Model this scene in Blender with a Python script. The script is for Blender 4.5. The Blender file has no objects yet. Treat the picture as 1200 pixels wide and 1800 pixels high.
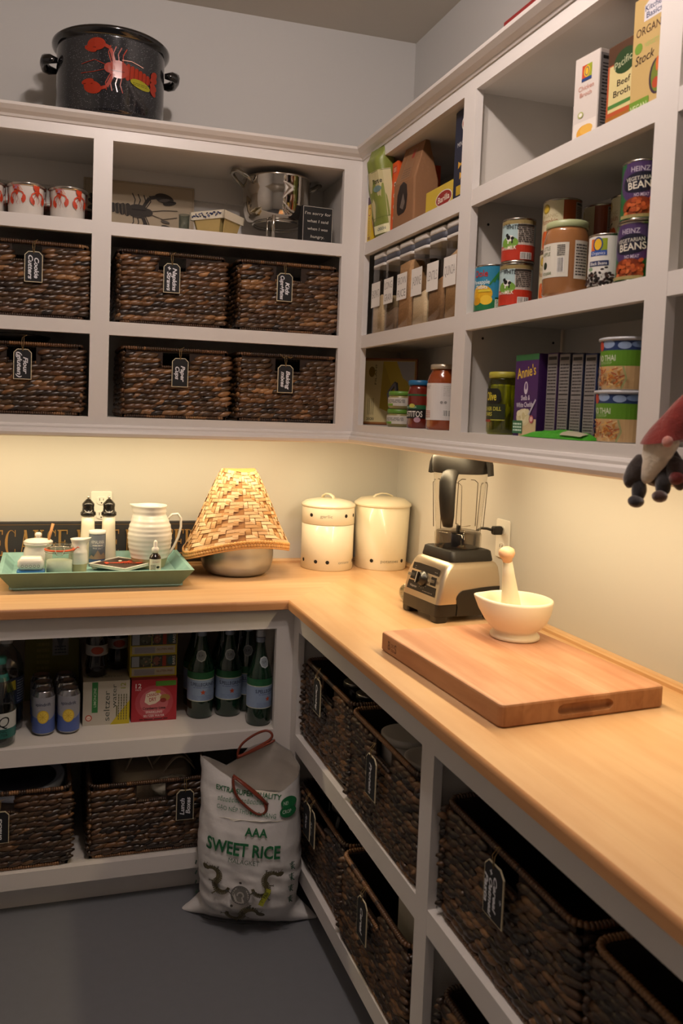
import bpy, math, random
from mathutils import Vector, Matrix, noise
from mathutils.geometry import tessellate_polygon
PI = math.pi
sc = bpy.context.scene
COL = sc.collection
R = math.radians

# ------------------------------------------------------------------ camera
cam_d = bpy.data.cameras.new('camera'); cam = bpy.data.objects.new('camera', cam_d); COL.objects.link(cam)
sc.camera = cam
_yaw, _pitch, _roll = -0.2856, -0.0591, 0.0345
_f = Vector((-math.sin(_yaw)*math.cos(_pitch), math.cos(_yaw)*math.cos(_pitch), math.sin(_pitch)))
_r = Vector((math.cos(_yaw), math.sin(_yaw), 0)); _u = _r.cross(_f)
_r2 = _r*math.cos(_roll)+_u*math.sin(_roll); _u2 = _u*math.cos(_roll)-_r*math.sin(_roll)
_m = Matrix((_r2, _u2, -_f)).transposed().to_4x4(); _m.translation = Vector((-1.3515, -2.9903, 1.4975))
cam.matrix_world = _m
cam_d.sensor_fit = 'VERTICAL'; cam_d.sensor_height = 36; cam_d.lens = 1437.03/1800*36
cam_d.shift_x = (600-498.98)/1800; cam_d.shift_y = (805.94-900)/1800
cam_d.clip_start = 0.05
cam_d.dof.use_dof = True; cam_d.dof.focus_distance = 2.55; cam_d.dof.aperture_fstop = 5.5
# ------------------------------------------------------------------ light
w = bpy.data.worlds.new('world'); sc.world = w; w.use_nodes = True
w.node_tree.nodes['Background'].inputs[0].default_value = (0.5, 0.55, 0.6, 1)
w.node_tree.nodes['Background'].inputs[1].default_value = 0.0
sc.view_settings.view_transform = 'Standard'; sc.view_settings.look = 'None'
sc.view_settings.gamma = 1; sc.view_settings.use_curve_mapping = False
sc.view_settings.exposure = 0.0
CEIL_W, CEIL_C = 21.0, (1.0, 0.85, 0.79)
STRIP_W, STRIP_C = 4.6, (1.0, 0.77, 0.45)
def light(name, kind, loc, watt, col, **k):
    d = bpy.data.lights.new(name, kind); d.energy = watt; d.color = col
    for a, b in k.items(): setattr(d, a, b)
    o = bpy.data.objects.new(name, d); COL.objects.link(o); o.location = loc
    return o
for y in (-1.60, -1.95):
    light('ceiling_bulb_light', 'POINT', (-1.0, y, 2.85), CEIL_W, CEIL_C, shadow_soft_size=0.035)
light('cabinet_strip_light', 'AREA', (-1.35, -0.275, 1.424), STRIP_W*1.9, STRIP_C, shape='RECTANGLE', size=1.9, size_y=0.03)
o_ = light('cabinet_strip_light', 'AREA', (-0.275, -1.16, 1.424), STRIP_W*1.6, STRIP_C, shape='RECTANGLE', size=0.03, size_y=1.6)

# ------------------------------------------------------------------ helpers: materials
def lin(h):
    if not isinstance(h, str): return tuple(h)[:3]
    h = h.lstrip('#'); c = [int(h[i:i+2], 16)/255 for i in (0, 2, 4)]
    return tuple(x/12.92 if x <= .04045 else ((x+.055)/1.055)**2.4 for x in c)
MATS = {}
def mat(col, rough=.5, metal=0, bump=0, bscale=60, vary=0, vscale=8, coat=0, spec=.5, sheen=0, emit=0, key=None):
    k = key or (col if isinstance(col, str) else 'c%.3f_%.3f_%.3f' % tuple(col), rough, metal, bump, bscale, vary, vscale, coat, spec, sheen, emit)
    if k in MATS: return MATS[k]
    m = bpy.data.materials.new('paint_' + str(len(MATS))); m.use_nodes = True; nt = m.node_tree; b = nt.nodes['Principled BSDF']
    c = lin(col) if col != 'attr' else (1, 1, 1)
    b.inputs['Base Color'].default_value = (*c, 1); b.inputs['Roughness'].default_value = rough; b.inputs['Metallic'].default_value = metal
    b.inputs['Coat Weight'].default_value = coat; b.inputs['Specular IOR Level'].default_value = spec
    if sheen: b.inputs['Sheen Weight'].default_value = sheen
    if emit: b.inputs['Emission Color'].default_value = (*c, 1); b.inputs['Emission Strength'].default_value = emit
    tc = nt.nodes.new('ShaderNodeTexCoord')
    if col == 'attr':
        a = nt.nodes.new('ShaderNodeAttribute'); a.attribute_name = 'tone'; nt.links.new(a.outputs['Color'], b.inputs['Base Color'])
    if vary:
        n = nt.nodes.new('ShaderNodeTexNoise'); n.inputs['Scale'].default_value = vscale; n.inputs['Detail'].default_value = 4
        nt.links.new(tc.outputs['Object'], n.inputs['Vector'])
        mx = nt.nodes.new('ShaderNodeMix'); mx.data_type = 'RGBA'
        mx.inputs['A'].default_value = (*[x*(1-vary) for x in c], 1); mx.inputs['B'].default_value = (*[min(1, x*(1+vary)) for x in c], 1)
        nt.links.new(n.outputs['Fac'], mx.inputs['Factor']); nt.links.new(mx.outputs['Result'], b.inputs['Base Color'])
    if bump:
        n = nt.nodes.new('ShaderNodeTexNoise'); n.inputs['Scale'].default_value = bscale; n.inputs['Detail'].default_value = 3
        nt.links.new(tc.outputs['Object'], n.inputs['Vector'])
        bp = nt.nodes.new('ShaderNodeBump'); bp.inputs['Strength'].default_value = bump; bp.inputs['Distance'].default_value = .35/bscale
        nt.links.new(n.outputs['Fac'], bp.inputs['Height']); nt.links.new(bp.outputs['Normal'], b.inputs['Normal'])
    MATS[k] = m; return m
def clear(tint='#ffffff', fac=.05, rough=.03):
    k = ('clear', tint, fac)
    if k in MATS: return MATS[k]
    m = bpy.data.materials.new('clear_plastic'); m.use_nodes = True; nt = m.node_tree; nt.nodes.clear()
    out = nt.nodes.new('ShaderNodeOutputMaterial'); t = nt.nodes.new('ShaderNodeBsdfTransparent'); g = nt.nodes.new('ShaderNodeBsdfGlossy')
    t.inputs[0].default_value = (*lin(tint), 1); g.inputs['Roughness'].default_value = rough
    lw0 = nt.nodes.new('ShaderNodeLayerWeight'); lw0.inputs['Blend'].default_value = .5
    pw = nt.nodes.new('ShaderNodeMath'); pw.operation = 'POWER'; pw.inputs[1].default_value = 4; nt.links.new(lw0.outputs['Facing'], pw.inputs[0])
    lw = nt.nodes.new('ShaderNodeMath'); lw.operation = 'MULTIPLY'; lw.inputs[1].default_value = .7; nt.links.new(pw.outputs[0], lw.inputs[0])
    ad = nt.nodes.new('ShaderNodeMath'); ad.operation = 'ADD'; ad.inputs[1].default_value = fac; ad.use_clamp = True
    mx = nt.nodes.new('ShaderNodeMixShader'); nt.links.new(lw.outputs[0], ad.inputs[0]); nt.links.new(ad.outputs[0], mx.inputs[0])
    nt.links.new(t.outputs[0], mx.inputs[1]); nt.links.new(g.outputs[0], mx.inputs[2]); nt.links.new(mx.outputs[0], out.inputs[0])
    MATS[k] = m; return m
def wood(name, c1, c2, grain='X', stave=.06, length=.6, rough=.38, dark=.75, shift=0.0, fine=1.0, blotch=0):
    """wooden staves laid along one axis, with stretched grain"""
    m = bpy.data.materials.new(name); m.use_nodes = True; nt = m.node_tree; N = nt.nodes; L = nt.links; b = N['Principled BSDF']
    b.inputs['Roughness'].default_value = rough
    tc = N.new('ShaderNodeTexCoord'); mp = N.new('ShaderNodeMapping'); mp.inputs['Location'].default_value = (shift, shift, 0)
    if grain == 'Y': mp.inputs['Rotation'].default_value = (0, 0, PI/2)
    L.new(tc.outputs['Object'], mp.inputs['Vector'])
    br = N.new('ShaderNodeTexBrick'); br.inputs['Scale'].default_value = 1; br.inputs['Brick Width'].default_value = length; br.inputs['Row Height'].default_value = stave
    br.inputs['Mortar Size'].default_value = .0006; br.inputs['Mortar Smooth'].default_value = 1; br.offset = .37
    br.inputs['Color1'].default_value = (*lin(c1), 1); br.inputs['Color2'].default_value = (*lin(c2), 1)
    br.inputs['Mortar'].default_value = (*[x*.85 for x in lin(c2)], 1); L.new(mp.outputs[0], br.inputs['Vector'])
    m2 = N.new('ShaderNodeMapping'); m2.inputs['Scale'].default_value = (2.2*fine, 42*fine, 22*fine); L.new(mp.outputs[0], m2.inputs['Vector'])
    n = N.new('ShaderNodeTexNoise'); n.inputs['Scale'].default_value = 1; n.inputs['Detail'].default_value = 6; n.inputs['Distortion'].default_value = .6; L.new(m2.outputs[0], n.inputs['Vector'])
    rp = N.new('ShaderNodeValToRGB'); rp.color_ramp.elements[0].position = .3; rp.color_ramp.elements[0].color = (dark, dark*.93, dark*.86, 1); rp.color_ramp.elements[1].position = .62; rp.color_ramp.elements[1].color = (1, 1, 1, 1)
    L.new(n.outputs['Fac'], rp.inputs['Fac'])
    mx = N.new('ShaderNodeMix'); mx.data_type = 'RGBA'; mx.blend_type = 'MULTIPLY'; mx.inputs['Factor'].default_value = 1
    L.new(br.outputs['Color'], mx.inputs['A']); L.new(rp.outputs['Color'], mx.inputs['B']); L.new(mx.outputs['Result'], b.inputs['Base Color'])
    if blotch:
        m3 = N.new('ShaderNodeMapping'); m3.inputs['Scale'].default_value = (5, 14, 9); L.new(mp.outputs[0], m3.inputs['Vector'])
        n3 = N.new('ShaderNodeTexNoise'); n3.inputs['Scale'].default_value = 1; n3.inputs['Detail'].default_value = 3; L.new(m3.outputs[0], n3.inputs['Vector'])
        r3 = N.new('ShaderNodeValToRGB'); r3.color_ramp.elements[0].position = .38; r3.color_ramp.elements[0].color = (1-blotch*.6, 1-blotch, 1-blotch*1.25, 1); r3.color_ramp.elements[1].position = .62; r3.color_ramp.elements[1].color = (1, 1, 1, 1)
        L.new(n3.outputs['Fac'], r3.inputs['Fac']); m4 = N.new('ShaderNodeMix'); m4.data_type = 'RGBA'; m4.blend_type = 'MULTIPLY'; m4.inputs['Factor'].default_value = 1
        L.new(mx.outputs['Result'], m4.inputs['A']); L.new(r3.outputs['Color'], m4.inputs['B']); L.new(m4.outputs['Result'], b.inputs['Base Color'])
    return m
def cat(pts, n=6, closed=False):
    P = [Vector(p) for p in pts]; N_ = len(P); out = []
    for i in range(N_ if closed else N_-1):
        p0, p1, p2, p3 = (P[(i-1) % N_], P[i], P[(i+1) % N_], P[(i+2) % N_]) if closed else (P[max(0, i-1)], P[i], P[i+1], P[min(N_-1, i+2)])
        for k in range(n): q = k/n; out.append(.5*((2*p1)+(p2-p0)*q+(2*p0-5*p1+4*p2-p3)*q*q+(3*p1-p0-3*p2+p3)*q**3))
    if not closed: out.append(P[-1])
    return out

# ------------------------------------------------------------------ helpers: mesh
class MB:
    def __init__(s): s.v = []; s.f = []; s.m = []; s.s = []; s.c = []; s.mats = []; s.usec = False
    def mi(s, m):
        if m not in s.mats: s.mats.append(m)
        return s.mats.index(m)
    def add(s, vs, fs, m, smooth=False, col=None, M=None):
        b = len(s.v); i = s.mi(m)
        s.v += [tuple(M @ Vector(p)) if M else tuple(p) for p in vs]
        for f in fs: s.f.append([b+k for k in f]); s.m.append(i); s.s.append(smooth); s.c.append(col or (1, 1, 1))
        if col: s.usec = True
        return s
    def box(s, x0, y0, z0, x1, y1, z1, m, M=None, col=None):
        return s.add([(x0, y0, z0), (x1, y0, z0), (x1, y1, z0), (x0, y1, z0), (x0, y0, z1), (x1, y0, z1), (x1, y1, z1), (x0, y1, z1)],
              [(0, 3, 2, 1), (4, 5, 6, 7), (0, 1, 5, 4), (1, 2, 6, 5), (2, 3, 7, 6), (3, 0, 4, 7)], m, False, col, M)
    def prism(s, poly, z0, z1, m, ch=0, M=None, smooth=False, col=None, taper=None):
        """poly counter-clockwise; ch = chamfer of both rims; taper = (sx, sy) of the top"""
        n = len(poly); cx = sum(p[0] for p in poly)/n; cy = sum(p[1] for p in poly)/n
        def inset(P, d):
            out = []
            for i in range(n):
                a, b, c = Vector(P[i-1]), Vector(P[i]), Vector(P[(i+1) % n])
                e1 = (b-a); e2 = (c-b); n1 = Vector((-e1.y, e1.x)); n2 = Vector((-e2.y, e2.x))
                if n1.length > 0: n1.normalize()
                if n2.length > 0: n2.normalize()
                k = n1+n2; q = max(.3, 1+n1.dot(n2)); out.append(b+k*(d/q))
            return out
        tp = taper or (1, 1)
        def sca(P, t): return [(cx+(p[0]-cx)*(1+(tp[0]-1)*t), cy+(p[1]-cy)*(1+(tp[1]-1)*t)) for p in P]
        P = [Vector(p) for p in poly]; rings = []
        if ch: rings = [(inset(P, ch), z0, 0), (P, z0+ch, ch/(z1-z0)), (P, z1-ch, 1-ch/(z1-z0)), (inset(P, ch), z1, 1)]
        else: rings = [(P, z0, 0), (P, z1, 1)]
        vs = []; 
        for Q, z, t in rings: vs += [(x, y, z) for x, y in sca(Q, t)]
        fs = [tuple(reversed(range(n))), tuple(range((len(rings)-1)*n, len(rings)*n))]
        for k in range(len(rings)-1):
            for i in range(n): j = (i+1) % n; fs.append((k*n+i, k*n+j, (k+1)*n+j, (k+1)*n+i))
        s.add(vs, fs[:2], m, False, col, M); 
        b = len(s.v)-len(vs); i_ = s.mi(m)
        for f in fs[2:]: s.f.append([b+k for k in f]); s.m.append(i_); s.s.append(smooth); s.c.append(col or (1, 1, 1))
        return s
    def lathe(s, prof, m, seg=32, c=(0, 0, 0), smooth=True, M=None, col=None, cap=True):
        vs = []; fs = []; n = len(prof)
        for r, z in prof:
            for i in range(seg): a = 2*PI*i/seg; vs.append((c[0]+r*math.cos(a), c[1]+r*math.sin(a), c[2]+z))
        for k in range(n-1):
            for i in range(seg): j = (i+1) % seg; fs.append((k*seg+i, k*seg+j, (k+1)*seg+j, (k+1)*seg+i))
        s.add(vs, fs, m, smooth, col, M)
        if cap:
            b = len(s.v)-len(vs); i_ = s.mi(m)
            for ring, rev in ((0, True), (n-1, False)):
                if prof[ring][0] > 1e-5:
                    q = [b+ring*seg+i for i in range(seg)]
                    s.f.append(q[::-1] if rev else q); s.m.append(i_); s.s.append(False); s.c.append(col or (1, 1, 1))
        return s
    def tube(s, path, r, m, seg=8, closed=False, M=None, col=None, smooth=True, flat=None):
        P = [Vector(p) for p in path]; n = len(P); vs = []; fs = []; up = None
        for i in range(n):
            a = P[i-1] if (i > 0 or closed) else P[i]; b = P[(i+1) % n] if (i < n-1 or closed) else P[i]
            t = (b-a).normalized()
            if up is None:
                up = Vector((0, 0, 1)) if abs(t.z) < .9 else Vector((1, 0, 0))
            x = up.cross(t)
            if x.length < 1e-6: x = Vector((1, 0, 0)).cross(t)
            x.normalize(); y = t.cross(x); up = y
            rr = r[i] if isinstance(r, (list, tuple)) else r
            for k in range(seg):
                q = 2*PI*k/seg; vs.append(P[i]+x*(rr*math.cos(q))+y*(rr*math.sin(q)*(flat or 1)))
        for i in range(n if closed else n-1):
            j = (i+1) % n
            for k in range(seg): l = (k+1) % seg; fs.append((i*seg+k, i*seg+l, j*seg+l, j*seg+k))
        if not closed: fs += [tuple(reversed(range(seg))), tuple(range((n-1)*seg, n*seg))]
        return s.add(vs, fs, m, smooth, col, M)
    def ell(s, c, rad, m, seg=12, ring=8, M=None, col=None, rot=None):
        vs = [(0, 0, -1)]; 
        for k in range(1, ring):
            t = -PI/2+PI*k/ring
            for i in range(seg): a = 2*PI*i/seg; vs.append((math.cos(t)*math.cos(a), math.cos(t)*math.sin(a), math.sin(t)))
        vs.append((0, 0, 1)); n = len(vs); fs = []
        for i in range(seg): fs.append((0, 1+(i+1) % seg, 1+i)); fs.append((n-1, n-1-seg+i, n-1-seg+(i+1) % seg))
        for k in range(ring-2):
            for i in range(seg): j = (i+1) % seg; a = 1+k*seg; fs.append((a+i, a+j, a+seg+j, a+seg+i))
        T = Matrix.Translation(c) @ (rot.to_4x4() if rot else Matrix()) @ Matrix.Diagonal((*rad, 1))
        if M: T = M @ T
        return s.add(vs, fs, m, True, col, T)
    def grid(s, fn, nu, nv, m, closed=False, smooth=True, col=None, M=None):
        cu = nu if closed else nu+1
        vs = [fn(i/nu, j/nv) for j in range(nv+1) for i in range(cu)]; fs = []
        for j in range(nv):
            for i in range(nu): k = (i+1) % cu; fs.append((j*cu+i, j*cu+k, (j+1)*cu+k, (j+1)*cu+i))
        return s.add(vs, fs, m, smooth, col, M)
    def build(s, name, parent=None, loc=None, rot=None):
        me = bpy.data.meshes.new(name); me.from_pydata(s.v, [], s.f)
        for m in s.mats: me.materials.append(m)
        me.polygons.foreach_set('material_index', s.m); me.polygons.foreach_set('use_smooth', s.s)
        if s.usec:
            a = me.color_attributes.new('tone', 'FLOAT_COLOR', 'CORNER'); d = []
            for p in me.polygons: d += [*s.c[p.index], 1]*p.loop_total
            a.data.foreach_set('color', d)
        me.update()
        o = bpy.data.objects.new(name, me); COL.objects.link(o)
        if parent: o.parent = parent
        if loc: o.location = loc
        if rot: o.rotation_euler = rot
        return o
def rrect(w, d, r=.01, n=4, cx=0, cy=0):
    P = []
    for k, (sx, sy) in enumerate(((1, -1), (1, 1), (-1, 1), (-1, -1))):
        for i in range(n+1):
            a = -PI/2+k*PI/2+i*PI/2/n; P.append((cx+sx*(w/2-r)+r*math.cos(a), cy+sy*(d/2-r)+r*math.sin(a)))
    return P
def tag(o, label, cat, group=None):
    o['label'] = label; o['category'] = cat
    if group: o['group'] = group
    return o
def thing(name, label, cat, loc=(0, 0, 0), rz=0, group=None):
    o = bpy.data.objects.new(name, None); COL.objects.link(o); o.empty_display_size = .02
    o.location = loc; o.rotation_euler = (0, 0, rz)
    return tag(o, label, cat, group)
def struct(o): o['kind'] = 'structure'; return o
def dup(root, loc, rz=None, label=None, group=None):
    r = root.copy(); COL.objects.link(r); r.location = loc
    if rz is not None: r.rotation_euler = (0, 0, rz)
    if label: r['label'] = label
    if group: r['group'] = group
    def kids(a, b):
        for ch in list(a.children):
            c = ch.copy(); COL.objects.link(c); c.parent = b; kids(ch, c)
    kids(root, r); return r

# ------------------------------------------------------------------ helpers: printed art and writing
_tx = {}
def glyphs(s, bold=0.0, shear=0.0):
    k = (s, bold, shear)
    if k in _tx: return _tx[k]
    c = bpy.data.curves.new('t', 'FONT'); c.body = s; c.resolution_u = 3; c.offset = bold; c.shear = shear; c.fill_mode = 'FRONT'
    o = bpy.data.objects.new('t', c); COL.objects.link(o)
    dg = bpy.context.evaluated_depsgraph_get(); me = bpy.data.meshes.new_from_object(o.evaluated_get(dg))
    vs = [(v.co.x, v.co.y) for v in me.vertices]; fs = [[vs[i] for i in p.vertices] for p in me.polygons]
    bpy.data.objects.remove(o); bpy.data.curves.remove(c); bpy.data.meshes.remove(me)
    if vs: x0 = min(v[0] for v in vs); x1 = max(v[0] for v in vs)
    else: x0, x1 = 0, 1
    _tx[k] = (fs, x0, x1); return _tx[k]
def clip(poly, a, b):
    def half(P, x, keep):
        out = []
        for i in range(len(P)):
            p, q = P[i], P[(i+1) % len(P)]; ip = keep(p[0], x); iq = keep(q[0], x)
            if ip: out.append(p)
            if ip != iq: t = (x-p[0])/(q[0]-p[0]); out.append((x, p[1]+t*(q[1]-p[1])))
        return out
    P = half(poly, a, lambda v, x: v >= x)
    return half(P, b, lambda v, x: v <= x) if len(P) > 2 else []
class Art:
    def __init__(s): s.p = []; s.l = 0
    def _put(s, poly, col): s.p.append((poly, s.l, col))
    def poly(s, pts, col, convex=False):
        s.l += 1
        if convex: s._put(pts, col)
        else:
            for t in tessellate_polygon([[Vector((x, y, 0)) for x, y in pts]]):
                q = [pts[i] for i in t]
                s._put(q, col)
        return s
    def rect(s, x0, y0, x1, y1, col): return s.poly([(x0, y0), (x1, y0), (x1, y1), (x0, y1)], col, True)
    def ell(s, cx, cy, rx, ry, col, rot=0, n=20):
        c, d = math.cos(rot), math.sin(rot)
        return s.poly([(cx+rx*math.cos(a)*c-ry*math.sin(a)*d, cy+rx*math.cos(a)*d+ry*math.sin(a)*c) for a in [2*PI*i/n for i in range(n)]], col, True)
    def line(s, pts, w, col):
        s.l += 1
        for (a, b), (c, d) in zip(pts, pts[1:]):
            l = math.hypot(c-a, d-b) or 1; nx, ny = -(d-b)/l*w/2, (c-a)/l*w/2
            s._put([(a+nx, b+ny), (a-nx, b-ny), (c-nx, d-ny), (c+nx, d+ny)], col)
        return s
    def text(s, t, x, y, h, col, w=None, rot=0, bold=0, shear=0, al='c'):
        """h = cap height, (x, y) = centre of the baseline, w = forced width"""
        fs, x0, x1 = glyphs(t, bold, shear); s.l += 1; k = h/.69; kx = (w/(x1-x0)) if w else k
        off = {'c': -(x0+x1)/2, 'l': -x0, 'r': -x1}[al]; c, d = math.cos(rot), math.sin(rot)
        for f in fs:
            q = [((px+off)*kx, py*k) for px, py in f]
            s._put([(x+a*c-b*d, y+a*d+b*c) for a, b in q], col)
        return s
    def fine(s, x0, y0, x1, y1, n, col, seed=1, fill=.55):
        """rows of print too small to read"""
        rnd = random.Random(seed); s.l += 1; p = (y1-y0)/n
        for i in range(n):
            x = x0; yy = y1-(i+1)*p
            while x < x1-1e-4:
                wd = min(x1-x, (x1-x0)*rnd.uniform(.08, .35))
                s._put([(x, yy+p*.2), (x+wd, yy+p*.2), (x+wd, yy+p*(.2+fill)), (x, yy+p*(.2+fill))], col); x += wd+(x1-x0)*.04
        return s
    def bars(s, x0, y0, x1, y1, n=16, col='#1a1a1a', seed=3):
        s.rect(x0-.001, y0-.001, x1+.001, y1+.001, '#e8e6e0'); rnd = random.Random(seed); s.l += 1; p = (x1-x0)/n
        for i in range(n): w_ = p*rnd.uniform(.25, .75); s._put([(x0+i*p, y0), (x0+i*p+w_, y0), (x0+i*p+w_, y1), (x0+i*p, y1)], col)
        return s
    def facts(s, x0, y0, x1, y1, bg='#b9b5ad', ink='#1c1c1c', seed=2):
        s.rect(x0, y0, x1, y1, bg); w_ = x1-x0; h_ = y1-y0
        s.rect(x0+w_*.08, y1-h_*.07, x1-w_*.08, y1-h_*.03, ink)
        s.fine(x0+w_*.08, y0+h_*.55, x1-w_*.08, y1-h_*.1, 9, ink, seed, .35); s.rect(x0+w_*.06, y0+h_*.51, x1-w_*.06, y0+h_*.525, ink)
        return s.fine(x0+w_*.08, y0+h_*.05, x1-w_*.08, y0+h_*.48, 12, ink, seed+1, .28)
    def build(s, name, parent, fn, step=None, rough=.45, metal=0, off=.0003):
        mb = MB()
        for poly, l, col in s.p:
            m = col if not isinstance(col, (str, tuple)) else mat(col, rough, metal)
            pieces = [poly]
            if step:
                x0 = min(p[0] for p in poly); x1 = max(p[0] for p in poly); k0 = math.floor(x0/step+1e-9); k1 = math.ceil(x1/step-1e-9)
                if k1-k0 > 1: pieces = [clip(poly, k*step, (k+1)*step) for k in range(k0, k1)]
            for q in pieces:
                if len(q) < 3: continue
                mb.add([fn(x, y, off+l*.00008) for x, y in q], [tuple(range(len(q)))], m, bool(step))
        return mb.build(name, parent)
    def cyl(s, name, parent, r, z0=0, ang=0, c=(0, 0), **k):
        """wraps round a cylinder; u = 0 faces -Y (turned by ang)"""
        def fn(u, v, o):
            a = -PI/2+ang+u/r; return (c[0]+(r+o)*math.cos(a), c[1]+(r+o)*math.sin(a), z0+v)
        return s.build(name, parent, fn, step=r*.16, **k)
    def front(s, name, parent, y=0, z0=0, x0=0, **k): return s.build(name, parent, lambda u, v, o: (x0+u, y-o, z0+v), **k)
    def right(s, name, parent, x=0, z0=0, y0=0, **k): return s.build(name, parent, lambda u, v, o: (x+o, y0+u, z0+v), **k)
    def left(s, name, parent, x=0, z0=0, y0=0, **k): return s.build(name, parent, lambda u, v, o: (x-o, y0-u, z0+v), **k)
    def top(s, name, parent, z=0, **k): return s.build(name, parent, lambda u, v, o: (u, v, z+o), **k)
def lobster(a, cx, cy, s, rot, col, dark, tail=True, legs=True, fat=1):
    """painted lobster, head towards +x before turning"""
    c, d = math.cos(rot), math.sin(rot)
    def T(x, y): y *= fat; return (cx+s*(x*c-y*d), cy+s*(x*d+y*c))
    def E(x, y, rx, ry, q, col_): X, Y = T(x, y); a.ell(X, Y, rx*s, ry*s*fat, col_, rot+q)
    if legs:
        for sy in (1, -1):
            for k in range(4): a.line([T(-.02+k*.07, .06*sy), T(.0+k*.09, .2*sy), T(-.06+k*.1, .3*sy)], .018*s, col)
    if tail:
        for k in range(6): E(-.12-k*.085, 0, .062, .115-k*.01, 0, col); 
        for k in range(6): a.line([T(-.16-k*.085, .1-k*.008), T(-.15-k*.085, -.1+k*.008)], .01*s, dark)
        for q in (-.7, -.3, .3, .7): E(-.7, q*.16, .1, .05, PI-q if q < 0 else PI-q, col)
    E(.06, 0, .19, .12, 0, col); E(.22, 0, .1, .07, 0, col)
    for sy in (1, -1):
        a.line([T(.14, .07*sy), T(.24, .26*sy), T(.38, .3*sy)], .06*s, col)
        E(.5, .29*sy, .17, .085, -.15*sy, col); E(.6, .22*sy, .12, .04, .25*sy, col); a.line([T(.5, .24*sy), T(.68, .25*sy)], .014*s, dark)
        a.line([T(.3, .03*sy), T(.5, .08*sy), T(.75, .06*sy+.05)], .01*s, col)
    a.line([T(-.05, .02), T(.2, .03)], .012*s, dark)

# ------------------------------------------------------------------ shared paints
PAINT = mat('#dcd8d4', .38, bump=.015, bscale=220)
INNER = mat('#cfcbc4', .5)
WALL_G = mat('#b9b8bd', .8, bump=.03, bscale=350)
WALL_W = mat('#dfe0d8', .8, bump=.03, bscale=350)
FLOOR = mat('#6d7076', .55, bump=.04, bscale=300, vary=.05, vscale=40)

# ================================================================== the room
WALL = mat('#c8c7c4', .85, bump=.03, bscale=350)
CEIL = 2.928; XL, YF = -2.75, -4.6
def slab(name, x0, y0, z0, x1, y1, z1, m): return struct(MB().box(x0, y0, z0, x1, y1, z1, m).build(name))
slab('wall_back', XL-.1, 0, 0, .1, .1, CEIL, WALL); slab('wall_right', 0, YF, 0, .1, 0, CEIL, WALL)
slab('wall_left', XL-.1, YF, 0, XL, 0, CEIL, WALL); slab('wall_front', XL-.1, YF-.1, 0, .1, YF, CEIL, WALL)
slab('floor', XL-.1, YF-.1, -.1, .1, .1, 0, FLOOR); slab('ceiling', XL-.1, YF-.1, CEIL, .1, .1, CEIL+.1, mat('#cdc6ba', .9))
for y in (-1.60, -1.95):
    t = thing('ceiling_lamp', 'bare-bulb ceiling lamp above the pantry floor', 'lamp', (-1.0, y, CEIL), 0, 'ceiling lamps')
    MB().lathe([(0, -.001), (.055, -.001), (.055, -.010), (.030, -.022), (.022, -.030), (0, -.030)], mat('#f0efec', .4), 32).build('lamp_base', t)
    MB().lathe([(.012, -.030), (.016, -.045), (.036, -.075), (.040, -.095), (.030, -.115), (0, -.122)], clear('#ffffff', .0), 32).build('bulb', t)

# ------------------------------------------------------------------ upper cabinets
UF = .3247; Z = dict(bot=1.4561, s2b=1.7169, s2=1.7589, s1b=2.029, s1=2.0705, top=2.32, head=2.387, foot=1.397)
def P3(a, b, z, axis): return (a, -b, z) if axis == 'x' else (-b, a, z)
def bar(mb, a0, a1, b0, b1, z0, z1, axis, m=PAINT):
    """a = along the run, b = distance out from the wall"""
    p, q = P3(a0, b0, z0, axis), P3(a1, b1, z1, axis)
    mb.box(min(p[0], q[0]), min(p[1], q[1]), z0, max(p[0], q[0]), max(p[1], q[1]), z1, m); return mb
def moulding(name, prof, a0, a1, axis, par, corner=True):
    """profile of (distance out, z) swept along the run, mitred at the inner corner"""
    mb = MB(); n = len(prof)
    vs = [P3(a0, b, z, axis) for b, z in prof]+[P3((-b if corner else a1), b, z, axis) for b, z in prof]
    mb.add(vs, [(i, (i+1) % n, n+(i+1) % n, n+i) for i in range(n)]+[tuple(range(n)), tuple(range(2*n-1, n-1, -1))], PAINT)
    return mb.build(name, par)
CROWN = [(.30, 2.355), (UF+.004, 2.355), (UF+.008, 2.362), (UF+.022, 2.37), (UF+.034, 2.381), (UF+.036, 2.389), (.30, 2.389)]
RAILM = [(UF-.004, 1.432), (UF+.006, 1.430), (UF+.010, 1.424), (UF+.010, 1.418), (UF+.018, 1.413), (UF+.021, 1.404), (UF+.018, 1.395), (UF+.012, 1.391), (UF-.004, 1.391)]
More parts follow.
